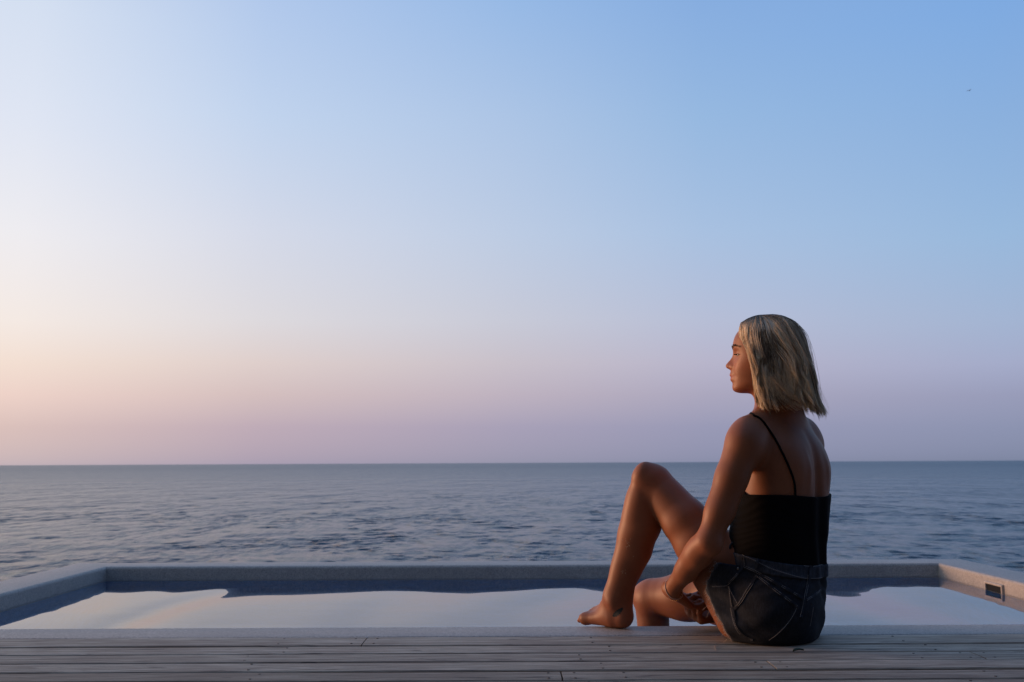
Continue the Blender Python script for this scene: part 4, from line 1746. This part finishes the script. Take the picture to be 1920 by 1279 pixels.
def hem_u(phi):
    back = (1 - math.cos(phi)) / 2
    return -.145 - .014 * back ** 1.5


strands, rad0, tintv = [], [], []
HR = np.random.default_rng(5)
PHI_MIN = R(29)
clumps = []
for i in range(230):
    ph = HR.uniform(PHI_MIN, R(331))
    clumps.append((ph, HR.uniform(.94, 1.01), HR.normal(0, .06), HR.uniform(.08, .98), HR.normal(0, .011), float(np.clip(HR.choice([HR.normal(.16, .1), HR.normal(.58, .1), HR.normal(.94, .08)], p=[.22, .28, .50]), 0, 1))))
def add_strand(ph, rho, hem, pt, sway, tint, rad, curl=0.0, cl=None, pull=0.0, wave=(0, 0, 6)):
    pph = ph if ph <= math.pi else ph - 2 * math.pi
    st = strand(pph, rho, hem, pt, sway)
    st = catmull(st, 22)
    n = len(st)
    t = np.linspace(0, 1, n)
    if cl is not None:          # draw together towards the lock's own line
        cph = cl[0] if cl[0] <= math.pi else cl[0] - 2 * math.pi
        cs = catmull(strand(cph, cl[1], hem, cl[3], cl[2]), 22)
        w = (pull * t ** 1.6)[:, None]
        st = st * (1 - w) + cs * w
    a = HR.uniform(0, 6.28)
    wv = curl * (t ** 1.3)[:, None] * np.stack([np.sin(t * 7 + a), np.cos(t * 6 + a * 1.7), 0 * t], 1)
    wt = (wave[1] * np.clip((t - .25) / .5, 0, 1))[:, None]
    st = st + wv + wt * np.stack([np.sin(wave[2] * t * 2 + wave[0]), np.cos(wave[2] * t * 1.6 + wave[0] * 2), 0 * t], 1)
    for _s in range(5):
        st[1:-1] = .25 * st[:-2] + .5 * st[1:-1] + .25 * st[2:]
    strands.append(hw_arr(st))
    rad0.append(rad)
    tintv.append(tint)


def hw_arr(S):
    return HC + S[:, :1] * FHv + S[:, 1:2] * RH + S[:, 2:3] * UHv


for i in range(26):          # locks of the upper layer, swept back from the parting
    sd = -1 if HR.random() < .7 else 1
    ph = sd * HR.uniform(R(34), R(110))
    clumps.append((ph if ph > 0 else ph + 2 * math.pi, HR.uniform(.98, 1.035), sd * HR.uniform(.10, .36), HR.uniform(.0, .5), HR.normal(.004, .010), float(np.clip(HR.normal(.86, .10), 0, 1))))
waves = [(HR.uniform(0, 6.28), HR.uniform(.004, .0145), HR.uniform(4.5, 9.0)) for _ in clumps]
for ci, cl in enumerate(clumps):
    wph, wamp, wfr = waves[ci]
    for _ in range(32 if ci < 230 else 26):
        ph = cl[0] + HR.normal(0, .065)
        ph = min(max(ph, PHI_MIN - .05), R(331) + .05)
        pph = ph if ph <= math.pi else ph - 2 * math.pi
        rho = cl[1] + HR.normal(0, .014)
        hem = hem_u(pph) + cl[4] + HR.normal(0, .006)
        if HR.random() < .14:
            hem += abs(HR.normal(.012, .022))
        add_strand(ph, min(rho, 1.02), hem, min(max(cl[3] + HR.normal(0, .09), 0), 1), cl[2] + HR.normal(0, .03), np.clip(cl[5] + HR.normal(0, .04), 0, 1), HR.uniform(.00045, .00085), abs(HR.normal(0, .0022)), cl, HR.uniform(.45, .92), (wph, wamp, wfr))
# the fringe of lighter locks that frames the face on her left and right
for side in (-1, 1):
    for _ in range(230):
        ph = side * (PHI_MIN + HR.uniform(-.10, .10))
        rho = HR.uniform(.97, 1.05)
        add_strand(ph if ph > 0 else ph + 2 * math.pi, rho, hem_u(ph) + HR.normal(.004, .010), HR.uniform(0, .3), HR.normal(.0, .06), np.clip(HR.normal(.86, .1), 0, 1), HR.uniform(.0006, .0010), .0015)
# fine loose hairs lifted by the breeze
for _ in range(260):
    ph = HR.uniform(R(100), R(260))
    pph = ph if ph <= math.pi else ph - 2 * math.pi
    add_strand(ph, 1.0 + abs(HR.normal(.03, .06)), hem_u(pph) + HR.uniform(-.012, .03), HR.uniform(.2, 1), HR.normal(0, .22), HR.uniform(.2, 1), HR.uniform(.00035, .00055), HR.uniform(.003, .012))
ST = np.array(strands)
V, F_ = tubes(ST, np.array(rad0), np.array(rad0) * .30, 3)
hair_me = mesh_np('hair', V, F_)
nn, mm = ST.shape[:2]
tv = np.repeat(np.array(tintv), mm * 3)
al = np.tile(np.repeat(np.linspace(0, 1, mm), 3), nn)
set_color(hair_me, 'strand', np.stack([tv, al, np.zeros_like(tv)], 1))
HAIR = Mat('ash blonde hair')
sp = HAIR.N.new('ShaderNodeSeparateColor')
HAIR.L.new(HAIR.attr('strand'), sp.inputs[0])
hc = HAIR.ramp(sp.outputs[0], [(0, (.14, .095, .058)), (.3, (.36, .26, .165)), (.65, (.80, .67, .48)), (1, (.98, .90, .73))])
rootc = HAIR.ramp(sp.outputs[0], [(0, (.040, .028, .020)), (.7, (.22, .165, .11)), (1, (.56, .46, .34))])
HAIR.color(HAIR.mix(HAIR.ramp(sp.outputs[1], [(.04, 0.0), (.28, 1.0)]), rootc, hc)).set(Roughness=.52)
HAIR.b.inputs['Specular IOR Level'].default_value = .35
_tr = HAIR.N.new('ShaderNodeBsdfTranslucent')
_mx = HAIR.N.new('ShaderNodeMixShader')
_mx.inputs[0].default_value = .50
HAIR.L.new(HAIR.b.inputs['Base Color'].links[0].from_socket, _tr.inputs[0])
HAIR.L.new(HAIR.b.outputs[0], _mx.inputs[1])
HAIR.L.new(_tr.outputs[0], _mx.inputs[2])
HAIR.L.new(_mx.outputs[0], HAIR.N['Material Output'].inputs[0])
HAIR = HAIR.m
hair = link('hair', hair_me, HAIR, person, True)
# the dense inner mass of the hair
cap = []
for ph in np.linspace(PHI_MIN + .10, R(331) - .10, 72):
    pph = ph if ph <= math.pi else ph - 2 * math.pi
    cap.append(hw_arr(catmull(strand(pph, .915, hem_u(pph) + .014, .45, 0.0), 24)))
cap = np.array(cap)
me = grid_mesh('hair_underlayer', cap)
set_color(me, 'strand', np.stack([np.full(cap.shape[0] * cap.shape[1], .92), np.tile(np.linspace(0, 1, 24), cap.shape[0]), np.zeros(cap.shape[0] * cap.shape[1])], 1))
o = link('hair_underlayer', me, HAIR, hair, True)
sm = o.modifiers.new('thick', 'SOLIDIFY')
sm.thickness = .006
# ---------------------------------------------------------------- small things
q = G(1497, 1223)
V0 = []
for i in range(9):
    t = i / 8
    w = .0075 * math.sin(math.pi * t) ** .7
    V0.append([(t * .034 - .017, s * w, .002 + .004 * abs(s) + .003 * math.sin(3 * t)) for s in (-1, -.5, 0, .5, 1)])
leaf_me = grid_mesh('leaf', np.array(V0))
leaf = link('leaf', leaf_me, mat_simple('dry green leaf', (.030, .055, .035), .6, .4, 0, 90), None, True)
sm = leaf.modifiers.new('thick', 'SOLIDIFY')
sm.thickness = .0006
leaf.location = q
leaf.rotation_euler = (0, 0, .35)
tag(leaf, 'tiny dark green leaf lying on the deck beside the shorts', 'leaf')

# bird far out over the sea
bc = P(1817, 170, 170.0)
bm = bmesh.new()
prof = [(-.20, .012), (-.12, .05), (0, .075), (.12, .055), (.18, .035), (.22, .042), (.26, .026), (.30, .006)]
rings = []
for x, r in prof:
    rings.append([bm.verts.new((x, r * math.cos(a), r * .85 * math.sin(a))) for a in np.linspace(0, 2 * math.pi, 10, endpoint=False)])
for a, b in zip(rings[:-1], rings[1:]):
    for i in range(10):
        bm.faces.new((a[i], a[(i + 1) % 10], b[(i + 1) % 10], b[i]))
bm.faces.new(rings[0][::-1])
bm.faces.new(rings[-1])
me = bpy.data.meshes.new('bird')
bm.to_mesh(me)
bm.free()
BIRDM = mat_simple('grey feathers', (.34, .36, .40), .8, .2)
bird = link('bird', me, BIRDM, None, True)
bird.location = bc
bird.rotation_euler = (0, 0, R(25))
tag(bird, 'small grey bird flying high in the blue sky above the woman', 'bird')


def wing(s):
    out = []
    for t in np.linspace(0, 1, 9):
        y = s * (.05 + .46 * t)
        z = .02 + .16 * math.sin(t * 2.1) - .05 * t
        ch = .17 * (1 - t) ** .6 + .015
        x0 = .10 + .05 * math.sin(t * 2) - .16 * t * t
        out.append([(x0, y, z), (x0 - ch * .4, y, z + .012), (x0 - ch, y, z - .004)])
    return grid_mesh('wing', np.array(out))


for s in (-1, 1):
    o = link('wing', wing(s), BIRDM, bird, True)
    m_ = o.modifiers.new('thick', 'SOLIDIFY')
    m_.thickness = .008
tl = grid_mesh('tail', np.array([[(-.18, -.03, 0), (-.18, .03, 0)], [(-.32, -.06, .005), (-.32, .06, .005)]]))
o = link('tail', tl, BIRDM, bird)
m_ = o.modifiers.new('thick', 'SOLIDIFY')
m_.thickness = .008
